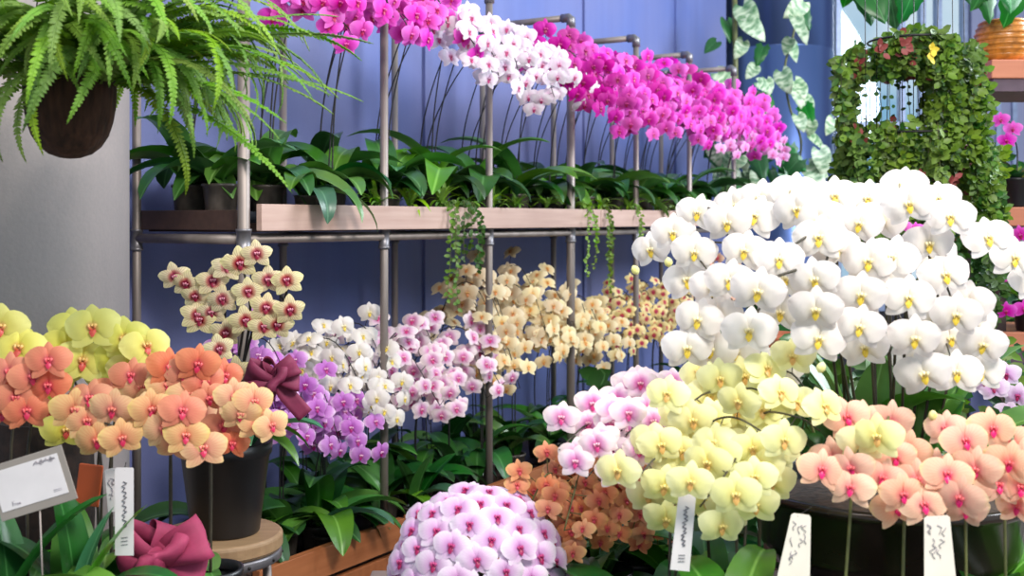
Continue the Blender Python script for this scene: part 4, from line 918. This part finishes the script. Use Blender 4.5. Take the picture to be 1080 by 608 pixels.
for px in (905, 915, 935, 960, 968, 1005, 1030, 1060, 1078, 898, 1045): m.tube(catmull([V((0, 0, .1)), (P(px, -45, 4.5)-hm.location)*.6+V((0, 0, .1)), P(px, -15, 4.5)-hm.location], 4), .004, 5)
m.build('stalks', M['stemg'], hm)

# ------------------------------------------------------------------ right-hand display shelf
ds = thing('display_shelf', 'tall dark display shelf with orange wooden boards at the right edge', 'shelf', V((P(1100, 0, 4.6).x, 4.6, 0)))
dx = lambda px, Z=4.6: P(px, 0, Z).x-ds.location.x
for zz, ln in ((2.06, 1035), (1.475, 1040), (.98, 1044)):
    m = MB().box((dx(ln), -.1, zz), (.6, .35, zz+.075)); m.build('board', M['orangewood'], ds, smooth=False, bevel=.004)
    MB().box((dx(ln)+.01, -.09, zz-.05), (.6, .34, zz)).build('under_board', M['purple_s'], ds, smooth=False)
for px in (1050, ):
    for y in (-.05, .3): MB().box((dx(px)-.015, y-.015, 0), (dx(px)+.015, y+.015, .93)).build('post', M['darkwood'], ds, smooth=False); MB().box((dx(px)-.015, y-.015, 1.055), (dx(px)+.015, y+.015, 1.425)).build('post', M['darkwood'], ds, smooth=False)
    for y in (-.05, .3): MB().box((.5, y-.015, 0), (.53, y+.015, 3)).build('post', M['darkwood'], ds, smooth=False)
MB().box((dx(1050), .25, .3), (.5, .27, .96)).build('back_panel', M['blue'], ds, smooth=False)
# woven amber basket on the top board
bs = thing('woven_basket', 'shiny amber woven basket on the top board at the right edge', 'basket', V((P(1062, 0, 4.6).x, 4.62, 2.136)))
m = MB(); m.lathe([(.0001, 0), (.085, 0), (.10, .02), (.115, .08), (.11, .14), (.09, .17), (.082, .168), (.1, .13), (.1, .04), (.0001, .015)], 28); m.build('body', M['amber'], bs)
m = MB()
for k in range(7): m.lathe([(.098+.018*math.sin(k/6*PI), .02+k*.022), (.104+.018*math.sin(k/6*PI), .027+k*.022), (.098+.018*math.sin(k/6*PI), .034+k*.022)], 28)
m.build('weave_rings', M['amber'], bs)
def side_orchid(lab, px, zb, k, fl, Z=4.55, size=.09):
    root = thing('moth_orchid', lab, 'orchid', V((P(px, 0, Z).x, Z, zb)), None); t = pot(root, True, .9); rosette(root, t, 5, .9)
    listed(root, k, t, fl, Z-.15, size, mid=P(px, fl[0][1]+25, Z), jit=.3)
side_orchid('small magenta orchid beside the vine planter under the top board', 1072, 1.551, 'magenta', [(1056, 128), (1067, 138), (1062, 150)], size=.075)
side_orchid('magenta orchid at the right edge between the middle and lower boards', 1085, 1.056, 'magenta', [(1075, 250), (1066, 292), (1060, 330), (1080, 328), (1078, 300, None, 'blush')], size=.085)
side_orchid('lilac orchid at the right edge behind the white orchids', 1078, .62, 'lilac', [(1060, 398), (1048, 412), (1072, 420), (1065, 440), (1040, 405)], Z=3.4, size=.09)
# its stand
o = MB().lathe([(.0001, 0), (.1, 0), (.1, .02), (.03, .04), (.03, .58), (.1, .6), (.1, .618), (.0001, .618)], 24).build('plant_stand', M['darkwood'], None, loc=(P(1078, 0, 3.4).x, 3.4, 0)); tag(o, 'dark round plant stand under the lilac orchid at right', 'stand')
side_orchid('small magenta orchid peeping out behind the top of the white orchids', 960, .93, 'magenta', [(952, 240), (965, 243), (978, 244)], Z=3.5, size=.05)
o = MB().lathe([(.0001, 0), (.12, 0), (.12, .02), (.03, .04), (.03, .88), (.1, .9), (.1, .925), (.0001, .925)], 24).build('plant_stand', M['darkwood'], None, loc=(P(960, 0, 3.5).x, 3.5, 0)); tag(o, 'dark round plant stand hidden behind the white orchids', 'stand')

# leafy shrubs filling the middle ground
def shrub(lab, px, pyt, Z, rad, h, n, mat, potz=0, L=.09, W_=.02, col2='leafd'):
    loc = P(px, 0, Z); loc.z = 0; root = thing('potted_shrub', lab, 'plant', loc, 'leafy shrubs behind the orchids'); zt_ = P(px, pyt, Z).z
    MB().lathe([(.0001, 0), (.13, 0), (.17, .28), (.18, .3), (.165, .3), (.0001, .27)], 24).build('pot', M['terra'], root)
    for b_ in range(8):
        m = MB(); a = rnd(0, 6.28); q = V((rad*.6*math.cos(a), rad*.6*math.sin(a), zt_-rnd(.1, .4)*h)); m.tube(catmull([V((0, 0, .28)), V((q.x*.3, q.y*.3, zt_-h)), q], 4), .004, 5); m.k = 1
        for i in range(n):
            t = rnd(0, 1); a = rnd(0, 6.28); r = rad*rnd(.2, 1)**.6; p = V((q.x*.5+r*math.cos(a)*.8, q.y*.5+r*math.sin(a)*.8, zt_-h*rnd(0, 1))); m.k = 1 if random.random() < .6 else 2
            oval_leaf(m, p, V((rnd(-1, 1), rnd(-1, .5), rnd(-.8, .5))), L*rnd(.6, 1.1), W_)
        m.build('branch', [M['stemg'], mat, M[col2]], root)
shrub('leafy green shrub behind the white orchids\' stems', 900, 350, 3.1, .28, .55, 60, M['vined'], L=.07, W_=.016)
shrub('leafy green shrub behind the right of the white orchids', 1030, 360, 3.5, .32, .75, 60, M['vine'], L=.06, W_=.014)
shrub('dark leafy shrub between the rack and the yellow orchids', 700, 400, 4.2, .32, .75, 60, M['mons'], L=.12, W_=.03)
shrub('dark leafy shrub behind the left of the white orchids', 805, 330, 3.9, .3, .8, 70, M['mons'], L=.1, W_=.026)
shrub('bright leafy shrub on the far right behind the vine planter', 1065, 170, 5.3, .3, 1.0, 60, M['bright'], L=.1, W_=.02)
# terracotta pot on a stand behind the white flowers
zp = P(815, 392, 3.2).z; xp = P(815, 0, 3.2).x
o = MB().lathe([(.0001, 0), (.11, 0), (.11, .02), (.025, .04), (.025, zp-.04), (.07, zp-.02), (.07, zp), (.0001, zp)], 24).build('plant_stand', M['darkwood'], None, loc=(xp, 3.2, 0)); tag(o, 'dark slim plant stand under the terracotta pot behind the white orchids', 'stand')
root = thing('terracotta_pot', 'round terracotta pot glimpsed behind the left part of the white orchids', 'pot', (xp, 3.2, zp))
MB().lathe([(.0001, 0), (.05, 0), (.068, .03), (.074, .07), (.07, .09), (.076, .092), (.076, .108), (.068, .108), (.064, .09), (.0001, .085)], 32).build('body', M['terra'], root)
